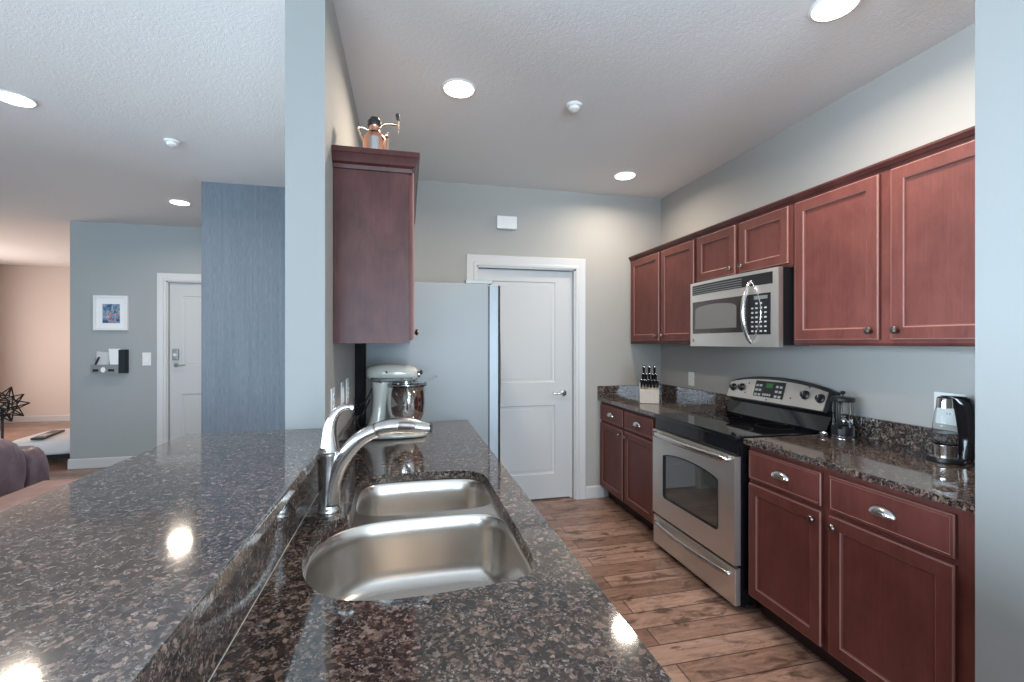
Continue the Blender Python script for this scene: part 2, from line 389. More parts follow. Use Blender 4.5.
d1 = struct('door_1', bm, M['door'], smooth=20, recalc=False, label='white two-panel door at the end of the kitchen')
bm = B(); box(bm, 1.447, DX1-0.016, YB+0.05, YB+0.078, 0, DZ-0.016); struct('trim_3', bm, M['trim'])
def lever(parent, x, z, y, direction, m_, name='door_handle'):
    bm = B(); lathe(bm, [(0.026, 0), (0.026, 0.006), (0.012, 0.01), (0.010, 0.045)], (x, y, z), 'Y')
    d = direction
    tube(bm, crom([(x, y-0.043, z), (x+d*0.03, y-0.05, z+0.004), (x+d*0.07, y-0.048, z-0.002), (x+d*0.11, y-0.045, z+0.004)], 4), [0.009]*12+[0.006], 10, flat=(1, 0.7))
    return obj(name, bm, m_, parent)
lever(d1, 1.385, 0.95, YB+0.045, -1, M['nickel'])
bm = B(); panel_leaf(bm, EX0+0.018, EX1-0.018, 0.012, EZ-0.018, YE+0.04, 0.04, [(EX0+0.14, EX0+0.42, 0.25, 0.80), (EX0+0.14, EX0+0.42, 1.12, EZ-0.17)])
d2 = struct('door_2', bm, M['door'], smooth=20, recalc=False, label='white front door with a keypad lock')
# front door hardware
bm = B(); box(bm, EX0+0.05, EX0+0.115, YE+0.012, YE+0.04, 1.20, 1.33, bev=0.012); kp = obj('keypad_lock', bm, M['bronze'], d2)
bm = B(); lathe(bm, [(0.022, 0), (0.02, 0.006)], (EX0+0.083, YE+0.012, 1.262), 'Y'); obj('dial', bm, M['nickel'], kp)
lever(d2, EX0+0.085, 1.14, YE+0.04, 1, M['bronze'])

# ------------------------------------------------------------------ ceiling fittings
def downlight(x, y, label, power=14, proto=[None]):
    if proto[0] is None:
        t = thing('recessed_downlight', label, 'ceiling light', (x, y, HC), 0, 'recessed ceiling downlights')
        bm = B(); lathe(bm, [(0.076, -0.001), (0.090, -0.001), (0.091, -0.003), (0.088, -0.006), (0.079, -0.008), (0.0755, -0.006)], n=40); 
        obj('trim_ring', bm, M['white'], t)
        bm = B(); lathe(bm, [(0.076, -0.002), (0.076, -0.0115), (0.04, -0.013), (0.001, -0.0135)], n=40); obj('lens', bm, M['lens'], t)
        proto[0] = t
    else:
        t = copy_tree(proto[0]); t.location = (x, y, HC); t['label'] = label
    a = area('downlight_lamp', (x, y, HC-0.03), (0, 0, 0), 0.16, 0.16, power, (1.0, 0.86, 0.70), 'DISK', 165)
    return t
KP = 15
downlight(0.273, 2.41, 'round lit downlight in the kitchen ceiling above the fridge aisle, left of the smoke sensor', KP)
downlight(1.667, 1.477, 'round lit downlight cut by the top of the frame, above the near right cabinets', KP)
downlight(1.717, 3.363, 'small round lit downlight near the far right corner of the kitchen ceiling', 9)
downlight(-2.10, 3.064, 'oblong-looking lit downlight at the left edge of the frame', 13)
downlight(-2.116, 4.98, 'small lit downlight in front of the entry door', 13)
area('downlight_lamp', (-3.4, -2.4, HC-0.03), (0,0,0), 0.16, 0.16, 14, (1.0, 0.86, 0.70), 'DISK', 165)  # unseen lamp without a fitting, added to brighten the room
def sensor(x, y, label, r=0.045):
    t = thing('smoke_detector', label, 'smoke detector', (x, y, HC), 0, 'ceiling sensors')
    bm = B(); lathe(bm, [(r, 0), (r, -0.008), (r*0.9, -0.014)], n=32); obj('base_plate', bm, M['white'], t)
    bm = B(); lathe(bm, [(r*0.72, -0.014), (r*0.66, -0.03), (r*0.35, -0.038), (0.001, -0.039)], n=32); obj('sensor_dome', bm, M['white'], t)
sensor(0.928, 2.435, 'small white sensor in the kitchen ceiling between the downlights')
sensor(-1.526, 3.481, 'small white sensor on the hall ceiling near the blue-grey panel')
sensor(-5.016+0.9, 7.6, 'small white sensor on the far warm-toned ceiling at the left', 0.07)

# white chime box on the back wall
t = thing('door_chime', 'white rectangular chime box on the wall above the kitchen door', 'door chime', (0.843, YB, 2.435))
bm = B(); box(bm, -0.088, 0.088, -0.045, 0, -0.052, 0.055, bev=0.006); obj('cover', bm, M['white'], t)
bm = B()
for k in range(4): box(bm, -0.07+0.038*k, -0.045+0.038*k, -0.04, -0.005, -0.058, -0.05)
obj('sound_slots', bm, M['print'], t)

# ------------------------------------------------------------------ electric plates
def plate(label, loc, rz, w=0.075, h=0.115, kind='outlet', group=None):
    t = thing('light_switch' if kind == 'switch' else 'wall_outlet', label, 'light switch' if kind == 'switch' else 'outlet', loc, rz, group)
    bm = B(); box(bm, -w/2, w/2, -0.006, 0, -h/2, h/2, bev=0.003); obj('cover_plate', bm, M['white'], t)
    if kind == 'switch':
        bm = B(); box(bm, -0.016, 0.016, -0.010, -0.005, -0.033, 0.033, bev=0.002); obj('rocker', bm, M['white_matte'], t)
    else:
        for s in (-1, 1):
            bm = B(); lathe(bm, [(0.0165, 0), (0.016, 0.0085)], (0, 0, s*0.022), 'Y', 20)
            for dx in (-0.006, 0.006): box(bm, dx-0.0012, dx+0.0012, -0.0092, -0.008, s*0.022-0.004, s*0.022+0.006, 1)
            obj('socket', bm, [M['white_matte'], M['black']], t)
    return t
plate('white wall outlet behind the knife block end of the range splashback', (XR, 3.38, 1.10), -PI/2)
plate('white wall outlet partly hidden behind the glass kettle', (XR, 1.515, 1.115), -PI/2, 0.12, 0.14)
plate('nearest of the three white plates on the wall behind the faucet', (XL, 1.875, 1.175), PI/2, 0.075, 0.115, group='plates behind the faucet')
plate('middle of the three white plates on the wall behind the faucet', (XL, 2.15, 1.175), PI/2, 0.075, 0.115, 'switch', group='plates behind the faucet')
plate('farthest of the three white plates behind the faucet, nearest the fridge', (XL, 2.33, 1.175), PI/2, 0.085, 0.12, group='plates behind the faucet')
plate('white switch plate on the grey wall beside the entry door', (-2.9, YE, 1.215), 0, 0.085, 0.15, 'switch')

# ------------------------------------------------------------------ cabinet parts
def face_leaf(w, h, stile=0.055, th=0.02):
    """raised-frame cabinet door; front at y=-th, back at y=0, x 0..w, z 0..h"""
    bm = B()
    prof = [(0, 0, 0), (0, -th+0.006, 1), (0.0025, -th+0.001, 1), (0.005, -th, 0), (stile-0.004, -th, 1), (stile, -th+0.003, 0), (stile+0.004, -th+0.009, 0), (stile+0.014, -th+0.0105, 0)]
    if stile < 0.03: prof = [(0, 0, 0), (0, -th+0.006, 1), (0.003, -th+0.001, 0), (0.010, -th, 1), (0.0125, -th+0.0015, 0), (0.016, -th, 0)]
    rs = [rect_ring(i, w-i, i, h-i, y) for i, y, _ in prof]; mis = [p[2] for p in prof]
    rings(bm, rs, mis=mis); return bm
def knob(parent, x, z, y=-0.02):
    bm = B(); lathe(bm, [(0.006, 0), (0.005, 0.012), (0.013, 0.017), (0.016, 0.022), (0.013, 0.028), (0.001, 0.030)], (x, y, z), 'Y', 16); obj('knob', bm, M['pewter'], parent)
def cup_pull(parent, x, z, y=-0.02, a=0.050):
    bm = B(); N, K = 18, 7; vv = []
    for i in range(N+1):
        th = PI*i/N; row = []
        for k in range(K+1):
            ph = (PI/2)*k/K
            r = math.sin(th)**0.8
            row.append(bm.verts.new((x - a*math.cos(th), y - 0.026*r*math.sin(ph), z - 0.012 + 0.036*r*math.cos(ph))))
        vv.append(row)
    for i in range(N):
        for k in range(K): bm.faces.new((vv[i][k], vv[i+1][k], vv[i+1][k+1], vv[i][k+1]))
    bmesh.ops.remove_doubles(bm, verts=bm.verts[:], dist=1e-5)
    o = obj('cup_pull', bm, M['nickel'], parent, smooth=60)
    s = o.modifiers.new('solid', 'SOLIDIFY'); s.thickness = 0.003
def leaf(parent, name, x, z, w, h, stile=0.055, kn=None, pull=False):
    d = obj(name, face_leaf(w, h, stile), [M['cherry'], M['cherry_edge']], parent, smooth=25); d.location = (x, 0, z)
    if kn: knob(d, kn[0], kn[1])
    if pull: cup_pull(d, w/2, h/2)
    return d
def crown(bm, x0, x1, y0, z, d0=None, d1=None, k=1.0):
    """crown moulding along the front y0 and returning along open ends"""
    prof = [(0.0, 0.0), (0.008, 0.0), (0.010, 0.012), (0.020, 0.018), (0.030, 0.040), (0.034, 0.044), (0.034, 0.06), (0.0, 0.06)]
    prof = [(a*k, b_*k) for a, b_ in prof]
    rs = []
    if d0 is not None: rs.append([(x0-o, d0, z+h) for o, h in prof]); rs.append([(x0-o, y0-o, z+h) for o, h in prof])
    else: rs.append([(x0, y0-o, z+h) for o, h in prof])
    if d1 is not None: rs.append([(x1+o, y0-o, z+h) for o, h in prof]); rs.append([(x1+o, d1, z+h) for o, h in prof])
    else: rs.append([(x1, y0-o, z+h) for o, h in prof])
    rings(bm, rs)
ZU, ZT, ZTR = 1.405, 2.12, 2.16
def upper(label, y_far, y_near, doors, z0=ZU, mould=True, knobs=None, x=2.0, crown_ends=(None, None)):
    w = y_far-y_near; dep = XR-x-0.003
    t = thing('wall_cabinet', label, 'cabinet', (x+0.02, y_far, 0), -PI/2)
    bm = B(); box(bm, 0.001, w-0.001, 0, dep-0.02, z0, ZTR); obj('body', bm, M['cherry'], t)
    if mould:
        bm = B(); crown(bm, 0.001 if crown_ends[0] is None else 0, w-0.001, 0.0, ZTR-0.006, k=0.62); obj('crown_moulding', bm, M['cherry_dark'], t, smooth=25)
        bm = B(); box(bm, 0.002, w-0.002, 0.0, dep-0.03, z0-0.012, z0); obj('light_rail', bm, M['cherry_dark'], t)
    for (ya, yb, za, zb, side) in doors:
        dw = ya-yb
        leaf(t, 'door', y_far-ya, za, dw, zb-za, kn=((dw-0.03) if side == 'r' else 0.03, 0.04))
    return t
upper('tall two-door cherry wall cabinet in the far right corner, left of the microwave', 3.845, 2.857, [(3.80, 3.335, 1.42, 2.142, 'r'), (3.305, 2.875, 1.42, 2.142, 'l')])
upper('short two-door cherry wall cabinet directly above the microwave', 2.857, 2.03, [(2.838, 2.455, 1.835, 2.142, 'r'), (2.418, 2.05, 1.835, 2.142, 'l')], z0=1.825)
upper('large two-door cherry wall cabinet right of the microwave, above the kettle', 2.03, 1.012, [(2.005, 1.568, 1.42, 2.142, 'r'), (1.517, 1.06, 1.42, 2.142, 'l')])

# left wall cabinet, side panel towards the camera
t = thing('wall_cabinet', 'dark cherry wall cabinet on the left partition, side panel facing out, growler on top', 'cabinet', (0.012, 1.895, 0), PI/2)
wl = 1.0
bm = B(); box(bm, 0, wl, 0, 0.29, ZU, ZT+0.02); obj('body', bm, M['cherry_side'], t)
bm = B(); crown(bm, 0.0, wl, 0.0, ZT-0.027, d0=0.29, k=1.22); obj('crown_moulding', bm, M['cherry_dark'], t, smooth=25)
for (xa, xb, s) in ((0.012, 0.49, 'r'), (0.51, 0.988, 'l')):
    leaf(t, 'door', xa, ZU+0.015, xb-xa, ZT-ZU-0.03, kn=((xb-xa-0.03) if s == 'r' else 0.03, 0.04))

# base cabinets
ZC = 0.884
def base(label, y_far, y_near, cols, x=1.71, door_z=(0.115, 0.69), drawer_z=(0.712, 0.855)):
    w = y_far-y_near; t = thing('base_cabinet', label, 'cabinet', (x+0.02, y_far, 0), -PI/2)
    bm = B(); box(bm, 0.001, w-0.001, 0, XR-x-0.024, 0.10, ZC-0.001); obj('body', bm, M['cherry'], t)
    bm = B(); box(bm, 0.001, w-0.001, 0.07, 0.5, 0.0, 0.10); obj('toe_kick', bm, M['kick'], t)
    for (ya, yb, side) in cols:
        dw = ya-yb; dr = leaf(t, 'drawer', y_far-ya, drawer_z[0], dw, drawer_z[1]-drawer_z[0], 0.016, pull=True)
        leaf(t, 'door', y_far-ya, door_z[0], dw, door_z[1]-door_z[0], kn=((dw-0.03) if side == 'r' else 0.03, door_z[1]-door_z[0]-0.04))
    return t
base('cherry base cabinet in the far corner, left of the range, under the knife block', 3.845, 2.855, [(3.83, 3.40, 'r'), (3.365, 2.935, 'l')])
base('cherry base cabinet right of the range, under the french press and kettle', 2.012, 1.012, [(2.0, 1.584, 'r'), (1.546, 1.10, 'l')])

# right countertops with splashbacks
def counter_right(label, y0, y1, back=False):
    t = thing('granite_countertop', label, 'countertop', (0, 0, 0))
    bm = B(); box(bm, 1.69, XR-0.002, y0, y1, ZC, 0.914, bev=0.006); obj('slab', bm, M['granite'], t)
    bm = B(); box(bm, XR-0.024, XR-0.002, y0, y1, 0.914, 1.02, bev=0.002); obj('splashback', bm, M['granite'], t)
    if back: bm = B(); box(bm, 1.69, XR-0.025, y1-0.022, y1, 0.914, 1.012, bev=0.002); obj('side_splashback', bm, M['granite'], t)
counter_right('brown granite worktop with splashback between the far wall and the range', 2.845, 3.847, True)
counter_right('brown granite worktop with splashback right of the range', 1.012, 2.012)

# ------------------------------------------------------------------ range
RW_ = 0.81
t = thing('electric_range', 'stainless steel electric range with black glass cooktop and arched oven window', 'range', (1.68, 2.845, 0), -PI/2)
bm = B(); box(bm, 0.004, RW_-0.004, 0.02, 0.655, 0.03, 0.895); obj('body', bm, M['gloss_black'], t)
for fx_ in (0.04, RW_-0.04):
    for fy_ in (0.08, 0.6):
        bm = B(); cyl(bm, 0.018, 0, 0.032, (fx_, fy_)); obj('foot', bm, M['black'], t)
bm = B(); box(bm, 0.0, RW_, -0.012, 0.60, 0.895, 0.918, bev=0.006); ct = obj('cooktop', bm, M['black_glass'], t)
def arc_window(x0, x1, z0, z1, rise, n=14, r=0.02):
    pts = []
    for (cx, cz, a0) in ((x0+r, z0+r, PI), (x1-r, z0+r, 1.5*PI)):
        for k in range(5): a = a0 + (PI/2)*k/4; pts.append((cx+r*math.cos(a), cz+r*math.sin(a)))
    for k in range(n+1):
        s = k/n; x = x1 + (x0-x1)*s; e = 1-(2*s-1)**2
        pts.append((x, z1 + rise*(e**0.75)))
    return pts
def plate_with_hole(bm, outer, hole, y0, y1, mi=0):
    """vertical plate (x,z) with a hole, front y0 back y1"""
    tmp = B(); holed(tmp, outer, [hole], 0, y1-y0)
    bmesh.ops.transform(tmp, matrix=Matrix(((1,0,0,0),(0,0,-1,y1),(0,1,0,0),(0,0,0,1))), verts=tmp.verts[:])
    me = bpy.data.meshes.new('tmp'); tmp.to_mesh(me); tmp.free(); bm.from_mesh(me); bpy.data.meshes.remove(me)
win = arc_window(0.135, 0.675, 0.382, 0.655, 0.035)
bm = B(); plate_with_hole(bm, [(0.004, 0.245), (RW_-0.004, 0.245), (RW_-0.004, 0.812), (0.004, 0.812)], win, -0.02, 0.018)
od = obj('oven_door', bm, M['steel'], t, smooth=30)
bm = B(); prism(bm, arc_window(0.133, 0.677, 0.380, 0.657, 0.036), 0, 0.006, fn=lambda x, y, z: (x, -0.012+z, y)); obj('window', bm, M['oven_glass'], od)
bm = B()
w2 = arc_window(0.132, 0.678, 0.379, 0.658, 0.0355); w1 = arc_window(0.137, 0.673, 0.384, 0.653, 0.0345)
rings(bm, [[(x, -0.019, z) for x, z in w2], [(x, -0.0225, z) for x, z in w2], [(x, -0.0225, z) for x, z in w1], [(x, -0.012, z) for x, z in w1]], cap0=False, cap1=False); obj('window_trim', bm, M['black'], od)
def bar_handle(parent, x0, x1, z, y, bow=0.02, r=0.011, mat_=None, out=0.05):
    bm = B(); n = 16; pts = []
    for k in range(n+1):
        s = k/n; pts.append((x0+(x1-x0)*s, y-out-bow*(1-(2*s-1)**2), z))
    pts = [(x0-0.002, y+0.001, z), (x0-0.002, y-out*0.7, z)] + pts + [(x1+0.002, y-out*0.7, z), (x1+0.002, y+0.001, z)]
    tube(bm, pts, [r*0.9]*2+[r]*(n+1)+[r*0.9]*2, 12, up=(0,0,1), flat=(1.25, 0.9)); return obj('handle', bm, mat_ or M['nickel'], parent, smooth=60)
bar_handle(od, 0.058, RW_-0.05, 0.79, -0.02, 0.022, r=0.014, out=0.022)
bm = B(); box(bm, 0.004, RW_-0.004, -0.015, 0.018, 0.035, 0.228, bev=0.004); dr = obj('storage_drawer', bm, M['steel'], t)
bar_handle(dr, 0.05, RW_-0.05, 0.185, -0.015, 0.026, r=0.012, out=0.012)
bm = B(); box(bm, 0.004, RW_-0.004, 0.0, 0.02, 0.818, 0.893); obj('vent_strip', bm, M['gloss_black'], t)
bm = B(); lathe(bm, [(0.013, 0), (0.012, 0.002)], (0.40, -0.020, 0.70), 'Y', 20)
# backguard
bm = B(); N = 20
def bg_top(s): return 1.135 + 0.05*(1-(2*s-1)**2)**0.8
fr, bk, f0, b0 = [], [], [], []
for k in range(N+1):
    s = k/N; x = 0.0 + RW_*s; zt = bg_top(s)
    fr.append((x, 0.60+0.02*(1-1), 1.03)); bk.append((x, 0.64, zt))
rs = []
for k in range(N+1):
    s = k/N; x = RW_*s; zt = bg_top(s)
    rs.append([(x, 0.555, 0.918), (x, 0.60, 1.01), (x, 0.565, 1.02), (x, 0.61, zt-0.008), (x, 0.625, zt), (x, 0.662, zt-0.01), (x, 0.662, 0.918)])
rings(bm, rs); bg = obj('backguard', bm, M['gloss_black'], t, smooth=30)
def bgf(x, u, lift=0.0): # u 0..1 up the control face
    s = x/RW_; zt = bg_top(s); z0, z1 = 1.02, zt-0.008; y0, y1 = 0.565, 0.61
    nl = math.hypot(z1-z0, y1-y0); ny, nz = -(z1-z0)/nl, (y1-y0)/nl
    return (x, y0+(y1-y0)*u+ny*lift, z0+(z1-z0)*u+nz*lift)
bm = B(); rs = []
for k in range(N+1):
    x = 0.008 + (RW_-0.036)*k/N
    rs.append([bgf(x, 0.05, -0.002), bgf(x, 0.05, 0.004), bgf(x, 0.93, 0.004), bgf(x, 0.93, -0.002)])
rings(bm, rs); cp = obj('control_panel', bm, M['steel'], bg, smooth=30)
for kx in (0.055, 0.135, 0.65, 0.75):
    bm = B(); c = Vector(bgf(kx, 0.56, 0.004)); nrm = (Vector(bgf(kx, 0.5, 1)) - Vector(bgf(kx, 0.5, 0)))
    tmp = B(); lathe(tmp, [(0.027, 0), (0.026, 0.006), (0.019, 0.010), (0.017, 0.024), (0.001, 0.025)], n=24); box(tmp, -0.0015, 0.0015, 0.002, 0.016, 0.02, 0.0262, 1)
    bmesh.ops.transform(tmp, matrix=Matrix.Translation(c) @ nrm.to_track_quat('Z', 'Y').to_matrix().to_4x4(), verts=tmp.verts[:])
    me = bpy.data.meshes.new('tmp'); tmp.to_mesh(me); tmp.free(); bm.from_mesh(me); bpy.data.meshes.remove(me)
    obj('control_knob', bm, [M['black'], M['print']], bg)
bm = B()
def bgq(x0, x1, u0, u1, l, mi): quad(bm, [bgf(x0, u0, l), bgf(x1, u0, l), bgf(x1, u1, l), bgf(x0, u1, l)], mi)
bgq(0.255, 0.50, 0.22, 0.88, 0.0050, 0); bgq(0.35, 0.405, 0.60, 0.78, 0.0056, 1)
for i in range(2):
    for j in range(3): bgq(0.264+0.03*i, 0.287+0.03*i, 0.25+0.19*j, 0.34+0.19*j, 0.0056, 2)
for i in range(2):
    for j in range(3): bgq(0.43+0.03*i, 0.451+0.03*i, 0.25+0.19*j, 0.34+0.19*j, 0.0056, 2)
for i in range(4): bgq(0.333+0.018*i, 0.346+0.018*i, 0.27, 0.36, 0.0056, 2)
obj('display', bm, [M['black'], M['green'], M['print']], bg, recalc=False)
for (ex, eu) in ((0.37, 0.09), (0.19, 0.72), (0.175, 0.28), (0.66, 0.88), (0.55, 0.3)):
    bm = B(); bgq(ex, ex+0.010, eu, eu+0.06, 0.0050, 0); obj('printed_mark', bm, M['black'], bg, recalc=False)
# faint burner rings printed in the cooktop glass
for (cx, cy, r) in ((0.21, 0.16, 0.105), (0.60, 0.16, 0.085), (0.21, 0.42, 0.08), (0.60, 0.42, 0.10)):
    bm = B(); n = 40; rings(bm, [[(cx+q*math.cos(2*PI*k/n), cy+q*math.sin(2*PI*k/n), 0.9186) for k in range(n)] for q in (r, r-0.003)], cap0=False, cap1=False); obj('burner_mark', bm, M['pewter'], ct)

# ------------------------------------------------------------------ microwave
mw = 0.775; MZ0, MZ1 = 1.382, 1.815
t = thing('microwave_oven', 'stainless over-the-range microwave with curved handle and black side', 'microwave', (1.945, 2.828, 0), -PI/2)
bm = B(); box(bm, 0.004, mw-0.004, 0.03, XR-1.948, MZ0+0.01, MZ1, bev=0.003); obj('case', bm, M['black'], t)
def mwy(x): s = x/mw; return -0.022*(1-(2*s-1)**2)
def mw_panel(bm, x0, x1, z0, z1, l, mi=0, n=16, back=0.0):
    rs = []
    for k in range(n+1):
        x = x0+(x1-x0)*k/n; y = mwy(x)-l
        rs.append([(x, y, z0), (x, y, z1), (x, back if back else y+0.01, z1), (x, back if back else y+0.01, z0)])
    rings(bm, rs, mi=mi)
bm = B(); mw_panel(bm, 0, mw, MZ0, MZ1, 0.0, back=0.03); fr_ = obj('front', bm, M['steel'], t, smooth=30)
bm = B()
mw_panel(bm, 0.03, mw-0.035, MZ1-0.085, MZ1-0.02, 0.002)
for k in range(4): mw_panel(bm, 0.032, mw-0.25, MZ1-0.079+0.014*k, MZ1-0.074+0.014*k, 0.005, 1)
obj('vent_grille', bm, [M['black'], M['bronze']], t, smooth=30)
bm = B(); mw_panel(bm, 0.035, 0.575, MZ0+0.085, MZ0+0.30, 0.003); g_ = obj('door_glass', bm, M['micro_dark'], t, smooth=30)
bm = B(); N = 16; lo, hi = [], []   # arched window mesh
x0, x1 = 0.072, 0.485
rs = []
for k in range(N+1):
    s = k/N; x = x0+(x1-x0)*s; y = mwy(x)-0.005; e = (1-(2*s-1)**2)**0.5
    rs.append([(x, y, MZ0+0.115), (x, y, MZ0+0.245+0.028*e), (x, y+0.004, MZ0+0.245+0.028*e), (x, y+0.004, MZ0+0.115)])
rings(bm, rs); obj('window', bm, M['micro_glass'], g_, smooth=30)
bm = B(); mw_panel(bm, 0.578, 0.728, MZ0+0.07, MZ0+0.30, 0.0035); kpad = obj('control_panel', bm, M['black'], t, smooth=30)
bm = B()
for j in range(7):
    for i in range(4):
        if j == 6 and i in (0, 3): continue
        x = 0.600+0.030*i; z = MZ0+0.085+0.026*j; mw_panel(bm, x, x+0.014, z, z+0.009, 0.0045, 0, 1)
mw_panel(bm, 0.62, 0.71, MZ0+0.268, MZ0+0.288, 0.0045, 1, 2)
obj('keypad_buttons', bm, [M['print'], M['bronze']], kpad)
bm = B(); n = 22; pts = []; rad = []
for k in range(n+1):
    s = k/n; e = 1-(2*s-1)**2
    pts.append((0.60, mwy(0.60)-0.004-0.055*e**0.7, MZ0+0.022+0.355*s)); rad.append(0.008+0.006*e)
tube(bm, pts, rad, 12, up=(1,0,0)); obj('handle', bm, M['nickel'], t, smooth=60)
bm = B(); pts = []
for k in range(n+1):
    s = k/n; e = 1-(2*s-1)**2; x = 0.603+0.065*e; pts.append((x, mwy(x)-0.005, MZ0+0.024+0.35*s))
tube(bm, pts, 0.003, 8); obj('curved_trim', bm, M['chrome'], t, smooth=60)  # thin chrome arc added to model the curved reflection beside the handle
bm = B(); lathe(bm, [(0.013, 0), (0.013, 0.003), (0.001, 0.003)], (0.045, mwy(0.045), MZ0+0.04), 'Y', 24, mi=0)
lathe(bm, [(0.0095, 0.0032), (0.0095, 0.0036), (0.001, 0.0036)], (0.045, mwy(0.045), MZ0+0.04), 'Y', 24, mi=1)
box(bm, 0.041, 0.043, mwy(0.045)-0.0046, mwy(0.045)-0.0036, MZ0+0.035, MZ0+0.045, 0); box(bm, 0.047, 0.049, mwy(0.045)-0.0046, mwy(0.045)-0.0036, MZ0+0.035, MZ0+0.045, 0)
obj('round_emblem', bm, [M['nickel'], M['pewter']], t)
bm = B(); box(bm, 0.15, 0.65, 0.08, 0.33, MZ0+0.004, MZ0+0.012); obj('filter_screen', bm, M['bronze'], t)

# ------------------------------------------------------------------ sink counter, bar
YN = -1.1; YF = 2.885
cut = [(-0.228,1.10), (-0.234,1.18), (-0.226,1.262), (-0.200,1.328), (-0.165,1.372), (-0.160,1.42), (-0.162,1.50), (-0.164,1.62), (-0.158,1.70), (-0.135,1.748), (-0.09,1.766), (0.02,1.768), (0.14,1.764), (0.22,1.752), (0.268,1.715), (0.286,1.65), (0.288,1.50), (0.288,1.30), (0.288,1.12), (0.286,1.02), (0.268,0.955), (0.225,0.925), (0.12,0.912), (0.0,0.906), (-0.09,0.916), (-0.15,0.945), (-0.20,1.01)]
cutS = [(p[0], p[1]) for p in crom([(x, y, 0) for x, y in cut], 3, True)]
t = thing('granite_countertop', 'brown granite worktop around the double sink, with upstand below the bar', 'countertop', (0,0,0))
bm = B(); holed(bm, [(XL-0.018, YN), (0.38, YN), (0.38, YF), (XL+0.003, YF), (XL+0.003, 1.717), (XL-0.018, 1.717)], [cutS], ZC, 0.914); obj('slab', bm, M['granite'], t, smooth=20, bevel=0.004)
bm = B(); box(bm, XL-0.018, XL-0.001, YN, 1.717, 0.9145, 1.073, bev=0.001); obj('upstand', bm, M['granite'], t)
bm = B(); box(bm, XL+0.003, XL+0.022, 1.722, 2.66, 0.9145, 1.02, bev=0.002); obj('splashback', bm, M['granite'], t)
bm = B(); box(bm, XL-0.001, XL+0.0002, YN, 1.717, 0.9142, 0.9149); obj('caulk_seam', bm, M['print'], t)
# knee wall under the bar
bm = B(); box(bm, -0.41, XL-0.019, YN, 1.72, 0, 1.074); struct('wall_bar', bm, M['wall'])
bm = B(); 
box(bm, -0.712, -0.238, YN-0.05, 1.715, 1.076, 1.106, bev=0.007)
tag(obj('bar_top', bm, M['granite_bar'], smooth=40), 'raised brown granite bar top running along the left foreground', 'bar top')
# island base cabinets
t = thing('base_cabinet', 'cherry base cabinets under the sink worktop, facing the aisle', 'cabinet', (0.355, YN, 0), PI/2)
Lb = YF-0.005-YN
bm = B(); box(bm, 0, Lb, 0.6, 0.632, 0.10, ZC-0.002); box(bm, 0, 0.02, 0, 0.6, 0.1, ZC-0.002); box(bm, Lb-0.02, Lb, 0, 0.6, 0.1, ZC-0.002); box(bm, 0.02, Lb-0.02, 0, 0.6, 0.1, 0.12); box(bm, 0.02, Lb-0.02, 0, 0.018, 0.12, ZC-0.002); obj('body', bm, M['cherry'], t)
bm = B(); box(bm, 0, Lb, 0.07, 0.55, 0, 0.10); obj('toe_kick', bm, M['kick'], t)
nb = 8
for i in range(nb):
    x = 0.02+(Lb-0.04)*i/nb; dw = (Lb-0.04)/nb-0.02
    leaf(t, 'door', x+0.01, 0.115, dw, 0.575, kn=(dw-0.03 if i % 2 == 0 else 0.03, 0.535)); leaf(t, 'drawer', x+0.01, 0.712, dw, 0.143, 0.016, pull=True)

# ------------------------------------------------------------------ sink
t = thing('kitchen_sink', 'brushed stainless undermount double-bowl sink with a D-shaped near bowl', 'sink', (0.03, 1.3, ZC))
big = [(-0.222,1.10), (-0.230,1.18), (-0.220,1.26), (-0.190,1.325), (-0.130,1.372), (-0.05,1.390), (0.06,1.394), (0.16,1.394), (0.235,1.382), (0.275,1.34), (0.284,1.27), (0.284,1.12), (0.282,1.02), (0.263,0.958), (0.220,0.926), (0.12,0.912), (0.0,0.906), (-0.09,0.917), (-0.148,0.947), (-0.195,1.01)]
small = [(-0.152,1.50), (-0.158,1.60), (-0.152,1.69), (-0.125,1.742), (-0.07,1.760), (0.05,1.763), (0.17,1.758), (0.235,1.742), (0.272,1.70), (0.281,1.62), (0.281,1.52), (0.268,1.463), (0.225,1.437), (0.12,1.430), (0.0,1.430), (-0.085,1.437), (-0.132,1.458)]
def bowl(name, pts, zb, cx, cy, dr):
    lp = [(p[0], p[1]) for p in crom([(x, y, 0) for x, y in pts], 4, True)]
    mx = sum(p[0] for p in lp)/len(lp); my = sum(p[1] for p in lp)/len(lp)
    def off(d, z):
        out = []
        n = len(lp)
        for i, (x, y) in enumerate(lp):
            a = lp[i-1]; b_ = lp[(i+1) % n]; tx, ty = b_[0]-a[0], b_[1]-a[1]; l = math.hypot(tx, ty) or 1
            nx, ny = -ty/l, tx/l
            if (mx-x)*nx+(my-y)*ny < 0: nx, ny = -nx, -ny
            out.append((x+nx*d-0.03, y+ny*d-1.3, z-ZC))
        return out
    rs = [off(0, -0.001+ZC-0.002), off(0.004, ZC-0.008), off(0.008, ZC-0.05), off(0.013, zb+0.06), off(0.020, zb+0.03), off(0.034, zb+0.010), off(0.055, zb+0.003)]
    # drain ring closes the bottom
    n = len(lp); last = rs[-1]
    ring = []
    for (x, y, z) in last:
        a = math.atan2(y+1.3-cy, x+0.03-cx); ring.append((cx-0.03+dr*math.cos(a), cy-1.3+dr*math.sin(a), zb-ZC))
    rs.append(ring)
    bm = B(); rings(bm, rs, cap0=False, cap1=True)
    o = obj(name, bm, M['sink'], t, smooth=60, recalc=False)
    bm = B(); lathe(bm, [(dr+0.012, 0.002), (dr+0.010, 0.006), (dr-0.004, 0.003), (dr-0.012, -0.012), (0.001, -0.014)], (cx-0.03, cy-1.3, zb-ZC), n=32); obj('drain', bm, M['chrome'], o)
    return o, lp
